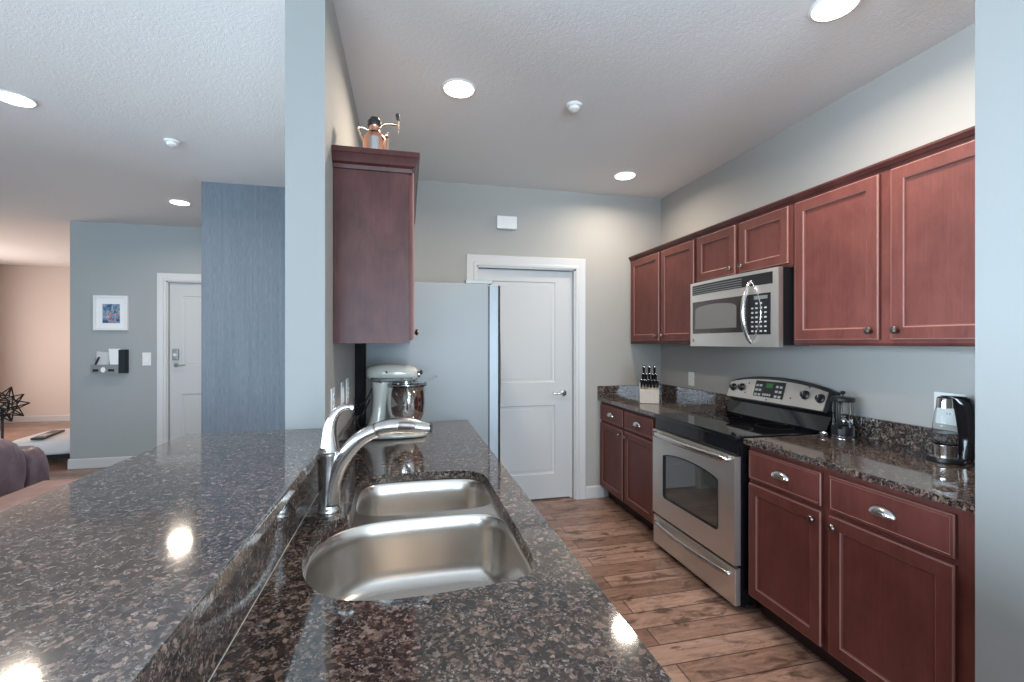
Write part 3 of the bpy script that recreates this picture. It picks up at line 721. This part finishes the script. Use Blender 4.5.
b1, lp1 = bowl('bowl', big, 0.69, 0.10, 1.22, 0.043)
b2, lp2 = bowl('bowl', small, 0.72, 0.08, 1.60, 0.043)
outr = [(x*1.0, y) for x, y in cutS]
bm = B()
def grow(lp, d):
    mx = sum(p[0] for p in lp)/len(lp); my = sum(p[1] for p in lp)/len(lp); out = []
    for x, y in lp: l = math.hypot(x-mx, y-my); out.append((x+(x-mx)/l*d, y+(y-my)/l*d))
    return out
holed(bm, grow(cutS, 0.012), [lp1, lp2], ZC-0.004, ZC-0.0015)
bmesh.ops.translate(bm, vec=(-0.03, -1.3, -ZC), verts=bm.verts[:]); obj('rim', bm, M['sink'], t, smooth=20)

# ------------------------------------------------------------------ faucet
t = thing('kitchen_faucet', 'satin nickel pull-out faucet with side lever arching over the sink', 'faucet', (-0.219, 1.42, 0.9145))
bm = B(); lathe(bm, [(0.033, 0), (0.034, 0.006), (0.031, 0.012), (0.029, 0.016), (0.030, 0.06), (0.0315, 0.12), (0.0325, 0.160), (0.0335, 0.166), (0.0335, 0.172)], n=32); obj('body', bm, M['nickel'], t, smooth=50)
sp = [(0.004, -0.006, 0.015), (0.006, -0.007, 0.06), (0.016, -0.010, 0.105), (0.036, -0.015, 0.150), (0.066, -0.022, 0.192), (0.100, -0.031, 0.222), (0.138, -0.040, 0.240)]
spc = crom(sp, 5); bm = B(); rr = [0.0245-0.004*i/(len(spc)-1) for i in range(len(spc))]; rr[0] = 0.015
tube(bm, spc, rr, 20, up=(0, 1, 0)); obj('spout', bm, M['nickel'], t, smooth=60)
hd = crom([(0.136, -0.0395, 0.2395), (0.160, -0.046, 0.248), (0.195, -0.055, 0.253), (0.235, -0.065, 0.251), (0.268, -0.073, 0.247), (0.288, -0.078, 0.245)], 5)
L_ = len(hd); rr = []
for i in range(L_): s = i/(L_-1); rr.append(0.0205+0.005*math.sin(PI*min(1, s*1.1)) - 0.006*max(0, s-0.6)/0.4)
bm = B(); tube(bm, hd, rr, 20, up=(0,0,1), flat=(0.9, 1.0)); sh = obj('spray_head', bm, M['nickel'], t, smooth=60)
bm = B(); tube(bm, [(0.134, -0.0392, 0.2385), (0.139, -0.0404, 0.241)], 0.0213, 20, up=(0,1,0)); obj('seam_ring', bm, M['pewter'], sh)
bm = B(); tube(bm, crom([(0.195, -0.079, 0.256), (0.222, -0.086, 0.256), (0.245, -0.089, 0.254)], 4), [0.004, 0.008, 0.009, 0.009, 0.009, 0.009, 0.008, 0.007, 0.004], 12, flat=(1.3, 0.5)); obj('spray_button', bm, M['pewter'], sh)
bm = B(); tube(bm, [(0.286, -0.0775, 0.245), (0.292, -0.079, 0.2445)], [0.0145, 0.013], 16); obj('nozzle', bm, M['black'], sh)
hl = crom([(0, 0, 0.172), (0.0, 0.0, 0.20), (0.001, 0.0, 0.235), (0.008, 0, 0.268), (0.024, 0, 0.293), (0.044, 0, 0.303), (0.062, 0, 0.302)], 5)
L_ = len(hl); rr = []
for i in range(L_):
    s = i/(L_-1); rr.append(0.025*(1-s)**1.55 + 0.0082 + 0.001*s)
rr = [min(0.033, r_) for r_ in rr]
bm = B(); tube(bm, hl, rr, 20, up=(0,1,0), flat=(1.0, 0.9)); lv = obj('lever', bm, M['nickel'], t, smooth=60)
bm = B(); lathe(bm, [(0.0335, 0.172), (0.0345, 0.174), (0.0345, 0.177), (0.033, 0.179)], n=32); obj('collar', bm, M['chrome'], t)
bm = B(); tube(bm, [(0.058, 0, 0.302), (0.068, 0, 0.3015)], [0.0105, 0.0095], 14); obj('lever_tip', bm, M['chrome'], lv)

# water streaks beside the sink
bm = B(); pts = crom([(-0.135, 0.925, 0.9146), (-0.128, 0.90, 0.9146), (-0.118, 0.875, 0.9146), (-0.098, 0.855, 0.9146), (-0.085, 0.853, 0.9146)], 5)
tube(bm, pts, [0.0022+0.0012*math.sin(i*1.3) for i in range(len(pts))], 8, flat=(0.35, 1))
tag(obj('water_streak', bm, M['clear']), 'thin curved streak of water on the granite at the near left of the sink', 'water')
bm = B()
for i in range(7):
    a = i*1.1; rings(bm, [[(-0.02+0.016*i+0.010*q*math.cos(2*PI*k/12), 0.892-0.003*i+0.006*math.sin(a)+0.005*q*math.sin(2*PI*k/12), 0.9146+0.0016*(1-q*q)) for k in range(12)] for q in (1, 0.7, 0.3)], cap0=True)
tag(obj('water_splash', bm, M['clear'], smooth=80), 'small splash of water drops on the granite in front of the sink', 'water')

# ------------------------------------------------------------------ mixer
t = thing('stand_mixer', 'pearl-grey stand mixer with polished steel bowl beside the fridge', 'mixer', (0, 2.48, 0.9145)); t.scale = (1.06, 1.06, 0.975)
def sup(cx, cz, a, b_, x, n=20, e=2.6):
    out = []
    for k in range(n):
        th = 2*PI*k/n; c, s = math.cos(th), math.sin(th)
        out.append((x, cx + a*math.copysign(abs(c)**(2/e), c), cz + b_*math.copysign(abs(s)**(2/e), s)))
    return out
bm = B()   # foot
rs = []
for (x, hw, zt) in ((-0.215, 0.03, 0.02), (-0.212, 0.06, 0.034), (-0.19, 0.085, 0.045), (-0.12, 0.098, 0.045), (-0.04, 0.095, 0.03), (0.04, 0.088, 0.028), (0.085, 0.065, 0.026), (0.10, 0.03, 0.018)):
    rs.append(sup(0, zt/2, hw, zt/2, x, 20, 4))
rings(bm, rs); obj('foot', bm, M['pearl'], t, smooth=50)
bm = B()   # column: horizontal sections rising
rs = []
for (z, xc, a, b_) in ((0.03, -0.155, 0.055, 0.075), (0.055, -0.148, 0.044, 0.062), (0.09, -0.138, 0.038, 0.052), (0.14, -0.130, 0.034, 0.047), (0.19, -0.126, 0.034, 0.046), (0.235, -0.122, 0.038, 0.048), (0.27, -0.118, 0.046, 0.05), (0.295, -0.115, 0.05, 0.05)):
    rs.append([(xc+a*math.copysign(abs(math.cos(2*PI*k/20))**0.8, math.cos(2*PI*k/20)), b_*math.copysign(abs(math.sin(2*PI*k/20))**0.8, math.sin(2*PI*k/20)), z) for k in range(20)])
rings(bm, rs); obj('column', bm, M['pearl'], t, smooth=60)
bm = B(); rs = []
for (x, cz, hw, hh) in ((-0.188, 0.345, 0.012, 0.012), (-0.184, 0.345, 0.035, 0.026), (-0.17, 0.344, 0.052, 0.038), (-0.14, 0.343, 0.062, 0.046), (-0.09, 0.342, 0.066, 0.049), (-0.03, 0.341, 0.065, 0.048), (0.02, 0.338, 0.058, 0.044), (0.045, 0.334, 0.048, 0.036), (0.056, 0.332, 0.034, 0.026), (0.060, 0.332, 0.02, 0.014)):
    rs.append(sup(0, cz, hw, hh, x, 24, 2.5))
rings(bm, rs); hdm = obj('motor_head', bm, M['pearl'], t, smooth=60)
bm = B()
rs = []
for (x, hw) in ((-0.165, 0.0545), (-0.13, 0.0645), (-0.06, 0.0675), (0.0, 0.064), (0.03, 0.0575)): rs.append([(x, -hw-0.0015, 0.312), (x, -hw-0.0015, 0.319), (x, hw+0.0015, 0.319), (x, hw+0.0015, 0.312)])
rings(bm, rs); obj('trim_band', bm, M['black'], hdm)
bm = B()
for (x, z, r, y) in ((-0.092, 0.350, 0.006, -0.0655), (-0.118, 0.300, 0.009, -0.052), (-0.02, 0.315, 0.005, -0.068)): lathe(bm, [(r, -0.004), (r, 0.005), (0.001, 0.006)], (x, y, z), 'Y', 14)
obj('control_knob', bm, M['black'], hdm)
bm = B(); lathe(bm, [(0.018, 0.0), (0.018, 0.012), (0.014, 0.014)], (0.055, 0, 0.334), 'X', 20); obj('hub_cap', bm, M['chrome'], hdm)
bm = B(); lathe(bm, [(0.005, 0.0), (0.005, 0.02)], (0.05, -0.03, 0.345), 'X', 12); lathe(bm, [(0.013, 0.0), (0.014, 0.008), (0.009, 0.014)], (0.066, -0.03, 0.345), 'X', 14); obj('hub_knob', bm, M['black'], hdm)
bm = B(); lathe(bm, [(0.028, 0.265), (0.028, 0.305)], (0.0, 0, 0), n=24); obj('planetary', bm, M['chrome'], hdm)
bm = B(); tube(bm, [(0, 0, 0.27), (0, 0, 0.20), (0.0, 0.0, 0.12)], 0.007, 10); obj('beater', bm, M['white'], t)
bm = B(); lathe(bm, [(0.04, 0.028), (0.045, 0.045), (0.052, 0.055), (0.078, 0.09), (0.091, 0.13), (0.095, 0.18), (0.095, 0.272), (0.100, 0.275), (0.100, 0.281), (0.0935, 0.281), (0.0925, 0.18), (0.088, 0.13), (0.074, 0.09), (0.001, 0.06)], n=48); bw = obj('mixing_bowl', bm, M['chrome'], t, smooth=60)
bm = B(); tube(bm, crom([(0.0, -0.094, 0.25), (0.012, -0.13, 0.245), (0.015, -0.14, 0.20), (0.012, -0.13, 0.15), (0.0, -0.092, 0.14)], 5), 0.005, 8, flat=(1, 2.0)); obj('bowl_handle', bm, M['chrome'], bw)
bm = B(); lathe(bm, [(0.102, 0.270), (0.104, 0.285), (0.095, 0.292), (0.045, 0.294), (0.045, 0.290), (0.092, 0.288), (0.100, 0.282), (0.098, 0.270)], n=40)
rings(bm, [[(0.09, -0.04, 0.29), (0.09, 0.04, 0.29), (0.093, 0.04, 0.287), (0.093, -0.04, 0.287)], [(0.150, -0.05, 0.325), (0.150, 0.05, 0.325), (0.153, 0.05, 0.321), (0.153, -0.05, 0.321)]])
obj('pouring_shield', bm, M['clear'], t, smooth=50)
bm = B(); tube(bm, crom([(-0.165, 0.02, 0.26), (-0.19, 0.02, 0.20), (-0.225, 0.01, 0.165), (-0.232, -0.04, 0.17), (-0.233, -0.08, 0.22)], 6), 0.004, 8)
tube(bm, crom([(-0.175, 0.02, 0.20), (-0.21, 0.02, 0.12), (-0.232, 0.0, 0.11), (-0.228, 0.01, 0.06), (-0.20, 0.03, 0.03)], 6), 0.004, 8); obj('power_cord', bm, M['black'], t)

# black panel between the cabinet run and the fridge
bm = B(); box(bm, XL+0.003, -0.241, 2.675, 2.882, 0.915, 1.40); 
tag(obj('filler_panel', bm, M['kick_black']), 'tall black filler strip between the left wall and the fridge side', 'panel')

# ------------------------------------------------------------------ fridge
t = thing('refrigerator', 'grey-sided refrigerator with curved stainless door seen edge-on', 'refrigerator', (0.14, 2.89, 0))
FY = 0.90
bm = B(); box(bm, -0.378, 0.375, 0, FY, 0.03, 1.785, bev=0.004); obj('body', bm, M['fridge_side'], t)
for fx_ in (-0.33, 0.33):
    for fy_ in (0.06, FY-0.06):
        bm = B(); cyl(bm, 0.02, 0, 0.032, (fx_, fy_)); obj('foot', bm, M['black'], t)
def frdoor(name, y0, y1, hy):
    bm = B(); n = 10; rs = []
    prof = [(0.385, 0.0), (0.425, 0.0), (0.437, 0.006)]
    for (yy) in (y0, y1): pass
    w = y1-y0; ring = [(0.385, y0), (0.440, y0), (0.455, y0+0.012)]
    for k in range(1, n): s = k/n; ring.append((0.455+0.020*math.sin(PI*s)**0.6, y0+0.012+(w-0.024)*s))
    ring += [(0.455, y1-0.012), (0.440, y1), (0.385, y1)]
    rings(bm, [[(x, y, z) for x, y in ring] for z in (0.08, 1.775)]); o = obj(name, bm, M['fridge_steel'], t, smooth=30)
    bm = B(); n = 12; pts = [(0.468, hy, 0.70)] + [(0.505+0.012*(1-(2*k/n-1)**2), hy, 0.72+1.0*k/n) for k in range(n+1)] + [(0.468, hy, 1.74)]
    tube(bm, pts, 0.012, 12, up=(0,1,0)); obj('handle', bm, M['nickel'], o, smooth=60)
frdoor('door', 0.0, 0.40, 0.34); frdoor('door', 0.41, 0.90, 0.47)
bm = B(); box(bm, 0.372, 0.386, 0.006, FY-0.006, 0.085, 1.77); obj('gasket', bm, M['black'], t)
bm = B(); box(bm, 0.23, 0.40, 0.0, 0.06, 1.785, 1.81, bev=0.004); box(bm, 0.23, 0.40, FY-0.06, FY, 1.785, 1.81, bev=0.004); obj('hinge_cover', bm, M['bronze'], t)
bm = B(); box(bm, 0.30, 0.385, 0.03, FY-0.03, 0.02, 0.078); obj('kick_grille', bm, M['black'], t)

# ------------------------------------------------------------------ growler on the left cabinet
ZG = ZT+0.0215
t = thing('copper_growler', 'copper pressurised growler with tap standing on the left wall cabinet', 'growler', (-0.132, 2.05, ZG)); t.scale = (0.84, 0.84, 0.93)
bm = B(); lathe(bm, [(0.050, 0), (0.056, 0.004), (0.058, 0.012), (0.058, 0.145), (0.054, 0.162), (0.040, 0.178), (0.030, 0.186), (0.027, 0.192), (0.027, 0.215), (0.029, 0.218)], n=36); bd = obj('body', bm, M['copper'], t, smooth=60)
bm = B(); lathe(bm, [(0.034, 0.214), (0.036, 0.218), (0.036, 0.236), (0.033, 0.240), (0.026, 0.242), (0.024, 0.252), (0.001, 0.254)], n=10); obj('cap', bm, M['black'], t, smooth=20)
bm = B(); tube(bm, crom([(0.025, -0.01, 0.205), (0.045, -0.015, 0.222), (0.075, -0.02, 0.226), (0.116, -0.022, 0.224)], 5), 0.006, 10); tube(bm, [(0.118, -0.022, 0.205), (0.118, -0.022, 0.24)], [0.006, 0.010], 10); tube(bm, [(0.118, -0.022, 0.20), (0.121, -0.022, 0.182)], [0.006, 0.004], 8); tp = obj('tap', bm, M['brass'], t, smooth=60)
bm = B(); tube(bm, [(0.118, -0.022, 0.24), (0.116, -0.022, 0.258), (0.114, -0.022, 0.272), (0.114, -0.022, 0.278)], [0.006, 0.009, 0.010, 0.004], 12); obj('tap_lever', bm, M['black'], tp)
bm = B(); lathe(bm, [(0.016, 0), (0.016, 0.012), (0.010, 0.016)], (0.055, -0.035, 0.165), 'X', 16); tube(bm, [(0.058, -0.03, 0.05), (0.066, -0.034, 0.06), (0.066, -0.034, 0.15), (0.058, -0.03, 0.16)], 0.004, 8); obj('gauge', bm, M['brass'], t)
bm = B(); tube(bm, crom([(-0.03, 0, 0.196), (-0.06, 0, 0.205), (-0.082, 0, 0.20), (-0.075, 0, 0.18), (-0.055, 0, 0.14)], 5), 0.005, 8); obj('carry_handle', bm, M['brass'], t)
bm = B(); rs = []
for z in (0.06, 0.15):
    rs.append([(0.0585*math.sin(a), -0.0585*math.cos(a), z) for a in [(-0.45+0.8*k/8) for k in range(9)]])
rings(bm, rs, closed=False, cap0=False, cap1=False); obj('label_plate', bm, M['nickel'], bd)

# ------------------------------------------------------------------ knife block and knives
KB = (1.93, 3.36, 0.9145); KR = math.radians(-28)
t = thing('knife_block', 'pale wooden knife block full of knives in the far corner', 'knife block', KB, KR)
bm = B()
prof = [(-0.055, 0.0), (0.09, 0.0), (0.09, 0.145), (0.06, 0.160), (-0.055, 0.108)]
prism(bm, prof, -0.075, 0.075, fn=lambda y, z, x: (x, y, z)); obj('body', bm, M['block_wood'], t, bevel=0.004)
bm = B()
for r_ in range(3):
    for i in range(6): x = -0.06+0.024*i; y = -0.035+0.035*r_; zt = 0.108+(y+0.055)*0.45; box(bm, x-0.005, x+0.005, y-0.003, y+0.003, zt-0.002, zt+0.0015)
obj('slots', bm, M['black'], t)
Rm = Matrix.Rotation(KR, 4, 'Z')
def knife(label, lx, ly, L=0.11, kind='knife', proto={}):
    zt = 0.108+(ly+0.055)*0.45; p = Rm @ Vector((lx, ly, zt+0.001)); loc = (KB[0]+p.x, KB[1]+p.y, KB[2]+p.z)
    if kind not in proto:
        o = thing('kitchen_knife' if kind == 'knife' else 'kitchen_shears', label, 'knife' if kind == 'knife' else 'scissors', loc, KR, 'knives in the block')
        bm = B(); tube(bm, [(0, 0, 0.004), (0, -0.004, 0.02)], 0.007, 10, flat=(0.6, 1)); obj('bolster', bm, M['chrome'], o)
        bm = B(); tube(bm, crom([(0, -0.004, 0.018), (0, -0.011, 0.05), (0, -0.02, 0.085), (0, -0.030, 0.112)], 4), [0.007]*3+[0.009]*6+[0.011]*3+[0.009], 10, flat=(0.9, 0.8)); obj('handle', bm, M['black'], o)
        bm = B(); tube(bm, [(0, -0.0295, 0.111), (0, -0.031, 0.1155)], [0.0095, 0.008], 10); obj('end_cap', bm, M['chrome'], o)
        proto[kind] = o
    else:
        o = copy_tree(proto[kind]); o.location = loc; o['label'] = label
    o.scale = (1.35, 1.35, L/0.11); return o
names = ['leftmost', 'second from left', 'third from left', 'third from right', 'second from right', 'rightmost']
for i in range(6): knife('black-handled knife, %s in the front row of the knife block' % names[i], -0.062+0.0248*i, -0.035, 0.075)
for i in range(5): knife('black-handled knife, %s in the middle row of the knife block' % ['leftmost', 'second from left', 'third from left', 'second from right', 'rightmost'][i], -0.05+0.025*i, 0.0, 0.105)
n3 = ['left', 'middle', 'right']
for i in range(3): knife('long black-handled knife at the %s of the rear row in the knife block' % n3[i], -0.042+0.042*i, 0.035, 0.145)

# ------------------------------------------------------------------ french press
t = thing('french_press', 'glass french press coffee maker with black lid beside the range', 'coffee press', (2.235, 1.935, 0.9145), math.radians(-150))
bm = B(); lathe(bm, [(0.050, 0.0), (0.052, 0.003), (0.052, 0.008), (0.047, 0.010)], n=32); obj('foot_ring', bm, M['chrome'], t)
bm = B(); lathe(bm, [(0.049, 0.010), (0.051, 0.014), (0.051, 0.058), (0.047, 0.062), (0.001, 0.062)], n=32); obj('base_band', bm, M['black'], t)
bm = B(); lathe(bm, [(0.046, 0.0625), (0.046, 0.19), (0.048, 0.195), (0.046, 0.196), (0.044, 0.19), (0.044, 0.066), (0.001, 0.065)], n=32); obj('beaker', bm, M['glass'], t)
for k in range(4):
    a = PI/4+k*PI/2; bm = B(); tube(bm, [(0.049*math.cos(a), 0.049*math.sin(a), 0.055), (0.049*math.cos(a), 0.049*math.sin(a), 0.196)], 0.0028, 8); obj('frame_rod', bm, M['chrome'], t)
bm = B(); lathe(bm, [(0.052, 0.184), (0.053, 0.188), (0.053, 0.202), (0.046, 0.208), (0.010, 0.211)], n=32); ld = obj('lid', bm, M['black'], t)
bm = B(); lathe(bm, [(0.0035, 0.208), (0.0035, 0.218), (0.010, 0.221), (0.013, 0.230), (0.009, 0.238), (0.001, 0.240)], n=20); obj('plunger_knob', bm, M['black'], ld)
bm = B(); lathe(bm, [(0.002, 0.08), (0.002, 0.209)], n=8); lathe(bm, [(0.043, 0.082), (0.043, 0.09), (0.001, 0.09)], n=28); obj('plunger', bm, M['chrome'], t)
bm = B(); tube(bm, crom([(0.05, 0, 0.18), (0.075, 0, 0.185), (0.086, 0, 0.165), (0.084, 0, 0.09), (0.07, 0, 0.055), (0.05, 0, 0.05)], 5), 0.007, 10, flat=(0.8, 1.3)); obj('handle', bm, M['black'], t)
# measuring scoop in front of the press
bm = B(); lathe(bm, [(0.014, 0.0), (0.017, 0.004), (0.019, 0.018), (0.0175, 0.018), (0.0155, 0.005), (0.001, 0.003)], (2.145, 1.965, 0.9145), n=20)
tube(bm, [(2.16, 1.972, 0.9305), (2.18, 1.985, 0.9315), (2.198, 1.998, 0.9325)], 0.003, 8, flat=(0.5, 1))
tag(obj('coffee_scoop', bm, M['chrome'], smooth=50), 'tiny shiny metal scoop lying in front of the french press', 'scoop')

# ------------------------------------------------------------------ kettle
t = thing('electric_kettle', 'glass electric kettle with tall black handle on a black base by the wall end', 'kettle', (2.19, 1.437, 0.9145), math.radians(-57))
bm = B(); lathe(bm, [(0.058, 0.0), (0.062, 0.004), (0.062, 0.014), (0.056, 0.020), (0.001, 0.021)], n=36); bs = obj('power_base', bm, M['black'], t)
bm = B(); lathe(bm, [(0.0575, 0.0185), (0.058, 0.020), (0.050, 0.0225), (0.001, 0.0225)], n=36); obj('base_ring', bm, M['nickel'], bs)
bm = B(); lathe(bm, [(0.040, 0.023), (0.041, 0.028), (0.043, 0.060), (0.045, 0.064), (0.045, 0.070), (0.043, 0.072)], n=36); obj('steel_band', bm, M['chrome'], t)
bm = B(); lathe(bm, [(0.0435, 0.072), (0.0445, 0.10), (0.042, 0.15), (0.036, 0.20), (0.030, 0.225), (0.028, 0.225), (0.034, 0.20), (0.040, 0.15), (0.0425, 0.10), (0.042, 0.075), (0.001, 0.074)], n=36); obj('glass_jug', bm, M['glass'], t)
bm = B(); lathe(bm, [(0.0312, 0.222), (0.030, 0.245), (0.028, 0.262), (0.025, 0.266), (0.001, 0.268)], n=36, mis=[0,0,1,1,1,1]); obj('lid', bm, [M['chrome'], M['black']], t)
bm = B(); rs = []
for (z, x0, x1, hw) in ((0.018, 0.036, 0.085, 0.017), (0.06, 0.040, 0.092, 0.019), (0.12, 0.036, 0.096, 0.020), (0.19, 0.028, 0.094, 0.020), (0.235, 0.022, 0.088, 0.020), (0.262, 0.006, 0.080, 0.020), (0.272, -0.02, 0.062, 0.015)):
    rs.append([((x0+x1)/2+(x1-x0)/2*math.cos(2*PI*k/16), hw*math.sin(2*PI*k/16), z) for k in range(16)])
rings(bm, rs); obj('handle', bm, M['gloss_black'], t, smooth=60)
bm = B(); lathe(bm, [(0.0405, 0.115), (0.0407, 0.118)], n=30); obj('level_ring', bm, M['black'], t)

# ------------------------------------------------------------------ far wall: picture, organiser
t = thing('picture_frame', 'white-framed small abstract picture on the grey wall', 'picture', (-3.24, YE-0.002, 1.738))
w, h = 0.165, 0.195
bm = B(); rings(bm, [rect_ring(-w, w, -h, h, 0), rect_ring(-w, w, -h, h, -0.03), rect_ring(-w+0.022, w-0.022, -h+0.022, h-0.022, -0.03), rect_ring(-w+0.022, w-0.022, -h+0.022, h-0.022, -0.012)], cap1=False); obj('frame', bm, M['white'], t, smooth=20)
bm = B(); box(bm, -w+0.02, w-0.02, -0.013, -0.002, -h+0.02, h-0.02); obj('mat_board', bm, M['white_matte'], t)
bm = B(); box(bm, -0.083, 0.083, -0.0155, -0.0131, -0.115, 0.10); obj('print', bm, M['art'], t)
t = thing('wall_organizer', 'dark metal mail organiser with hooks on the grey wall below the picture', 'organizer', (-3.25, YE-0.002, 1.06)); t.scale = (0.88, 1, 1.15)
bm = B(); box(bm, -0.165, 0.195, -0.075, 0.0, 0.0, 0.010); box(bm, -0.165, 0.195, -0.006, 0, 0.0, 0.15); obj('shelf', bm, M['bronze'], t)
bm = B(); box(bm, -0.17, 0.13, -0.082, -0.074, 0.0, 0.085); obj('front_rail', bm, M['bronze'], t)
bm = B(); box(bm, 0.13, 0.198, -0.082, -0.004, 0.0, 0.23); obj('side_pocket', bm, M['iron'], t)
bm = B(); prism(bm, [(-0.172, 0.01), (-0.165, 0.01), (-0.10, 0.15), (-0.10, 0.16)], -0.07, -0.01, fn=lambda x, y, z: (x, z, y)); obj('side_brace', bm, M['iron'], t)
for a, b_ in ((-0.145, -0.085), (0.02, 0.085)):
    bm = B(); box(bm, a, b_, -0.086, -0.082, 0.018, 0.042); obj('label_slot', bm, M['iron'], t)
bm = B(); lathe(bm, [(0.026, 0.0), (0.026, 0.003), (0.001, 0.004)], (-0.035, -0.082, 0.035), 'Y', 20); obj('round_clasp', bm, M['white_matte'], t)
bm = B(); rings(bm, [[(-3.37, YE-0.05, 1.085), (-3.25, YE-0.05, 1.085), (-3.25, YE-0.04, 1.085), (-3.37, YE-0.04, 1.085)], [(-3.375, YE-0.022, 1.305), (-3.25, YE-0.022, 1.29), (-3.25, YE-0.014, 1.29), (-3.375, YE-0.014, 1.305)]]); tag(obj('mail_envelope', bm, M['print']), 'cream patterned card standing in the wall organiser', 'mail')
bm = B(); prism(bm, [(-3.225, 1.175), (-3.205, 1.085), (-3.155, 1.085), (-3.125, 1.175), (-3.125, 1.335), (-3.235, 1.335)], YE-0.073, YE-0.062, fn=lambda x, y, z: (x, z, y)); tag(obj('paper_sheet', bm, M['white_matte']), 'bright white folded sheet standing in the wall organiser', 'paper')

# ------------------------------------------------------------------ living area at the left
t = thing('dining_table', 'reddish wooden table beyond the left edge of the bar', 'table', (-1.37, 1.72, 0))
bm = B(); box(bm, -0.315, 0.315, -0.9, 0.9, 0.72, 0.75, bev=0.006); obj('tabletop', bm, M['table_wood'], t)
bm = B(); box(bm, -0.27, 0.27, -0.84, 0.84, 0.64, 0.72); obj('apron', bm, M['cherry_dark'], t)
for sx in (-1, 1):
    for sy in (-1, 1):
        bm = B(); rings(bm, [[(sx*0.26+a*r_, sy*0.83+b_*r_, z) for a, b_ in ((-1,-1), (1,-1), (1,1), (-1,1))] for z, r_ in ((0, 0.022), (0.64, 0.032), (0.72, 0.032))]); obj('leg', bm, M['cherry_dark'], t)

t = thing('leather_armchair', 'plum-brown leather armchair behind the reddish table', 'armchair', (-2.30, 2.55, 0))
def soft(bm, cx, cy, cz, hx, hy, hz, e=4, tilt=0.0, n=28, m_=14):
    """rounded cushion block, tilted about Y"""
    rs = []
    for j in range(m_+1):
        ph = -PI/2+PI*j/m_; cp, sp_ = math.cos(ph), math.sin(ph)
        zz = hz*math.copysign(abs(sp_)**(2/e), sp_); rr_ = max(0.001, abs(cp)**(2/e)); ring = []
        for k in range(n):
            th = 2*PI*k/n; c, s = math.cos(th), math.sin(th)
            x = hx*rr_*math.copysign(abs(c)**(2/e), c); y = hy*rr_*math.copysign(abs(s)**(2/e), s)
            xt = x*math.cos(tilt)+zz*math.sin(tilt); zt = -x*math.sin(tilt)+zz*math.cos(tilt)
            ring.append((cx+xt, cy+y, cz+zt))
        rs.append(ring)
    rings(bm, rs)
bm = B(); soft(bm, -0.05, 0, 0.30, 0.46, 0.40, 0.20); obj('seat', bm, M['leather'], t, smooth=70)
bm = B(); soft(bm, 0.29, -0.04, 0.615, 0.14, 0.36, 0.36, 3.2, tilt=0.2); bb = obj('backrest', bm, M['leather'], t, smooth=70)
bm = B(); soft(bm, 0.27, 0.40, 0.47, 0.14, 0.07, 0.385, 4.5); obj('arm', bm, M['leather'], t, smooth=70)
bm = B(); soft(bm, -0.10, -0.45, 0.36, 0.38, 0.08, 0.24, 4.5); obj('arm', bm, M['leather'], t, smooth=70)
for sx in (-0.4, 0.3):
    for sy in (-0.36, 0.36):
        bm = B(); cyl(bm, 0.025, 0, 0.12, (sx, sy)); obj('foot', bm, M['black'], t)

# side table with wire star
t = thing('side_table', 'small dark side table carrying the wire star, behind the armchair', 'table', (-3.76, 5.27, 0))
bm = B(); lathe(bm, [(0.20, 0.36), (0.205, 0.37), (0.20, 0.38)], n=32); obj('tabletop', bm, M['iron'], t)
bm = B(); lathe(bm, [(0.16, 0), (0.16, 0.015), (0.02, 0.03), (0.018, 0.36)], n=24); obj('pedestal', bm, M['iron'], t)
t = thing('star_sculpture', 'openwork dark wire star on a thin rod at the left edge', 'sculpture', (-3.71, 5.27, 0.3805))
bm = B(); lathe(bm, [(0.06, 0), (0.06, 0.01), (0.010, 0.02), (0.010, 0.41)], n=16); obj('stand', bm, M['iron'], t)
bm = B(); c0 = Vector((0, 0, 0.43)); 
g = (1+5**0.5)/2
dirs = [Vector(v_).normalized() for v_ in [(0,1,g),(0,-1,g),(0,1,-g),(0,-1,-g),(1,g,0),(-1,g,0),(1,-g,0),(-1,-g,0),(g,0,1),(g,0,-1),(-g,0,1),(-g,0,-1)]]
for d in dirs:
    a = d.orthogonal().normalized(); b_ = d.cross(a)
    bp = [c0 + d*0.085 + (a*math.cos(2*PI*k/4)+b_*math.sin(2*PI*k/4))*0.055 for k in range(4)]
    for k in range(4):
        tube(bm, [bp[k], c0+d*0.195], 0.0055, 5); tube(bm, [bp[k], bp[(k+1) % 4]], 0.005, 5)
obj('star', bm, M['iron'], t)

t = thing('padded_bench', 'low white padded bench beside the corner of the grey wall', 'bench', (-4.07, 6.67, 0), 0.1)
bm = B(); soft(bm, 0, 0, 0.20, 0.37, 0.45, 0.10, 5); obj('cushion', bm, M['white_matte'], t, smooth=70)
bm = B(); box(bm, -0.31, 0.31, -0.39, 0.39, 0.06, 0.13); obj('base_frame', bm, M['iron'], t)
for sx in (-0.27, 0.27):
    for sy in (-0.34, 0.34):
        bm = B(); cyl(bm, 0.02, 0, 0.07, (sx, sy)); obj('leg', bm, M['iron'], t)
bm = B(); box(bm, -0.06, 0.06, -0.26, 0.26, 0, 0.024, bev=0.006); box(bm, -0.035, 0.035, -0.17, 0.0, 0.024, 0.026, 1)
rc = obj('remote_control', bm, [M['black'], M['print']]); rc.location = (-4.13, 6.5, 0.3); rc.rotation_euler = (0, 0, 0.22)
tag(rc, 'long black device with a pale label lying on the white bench', 'remote control')
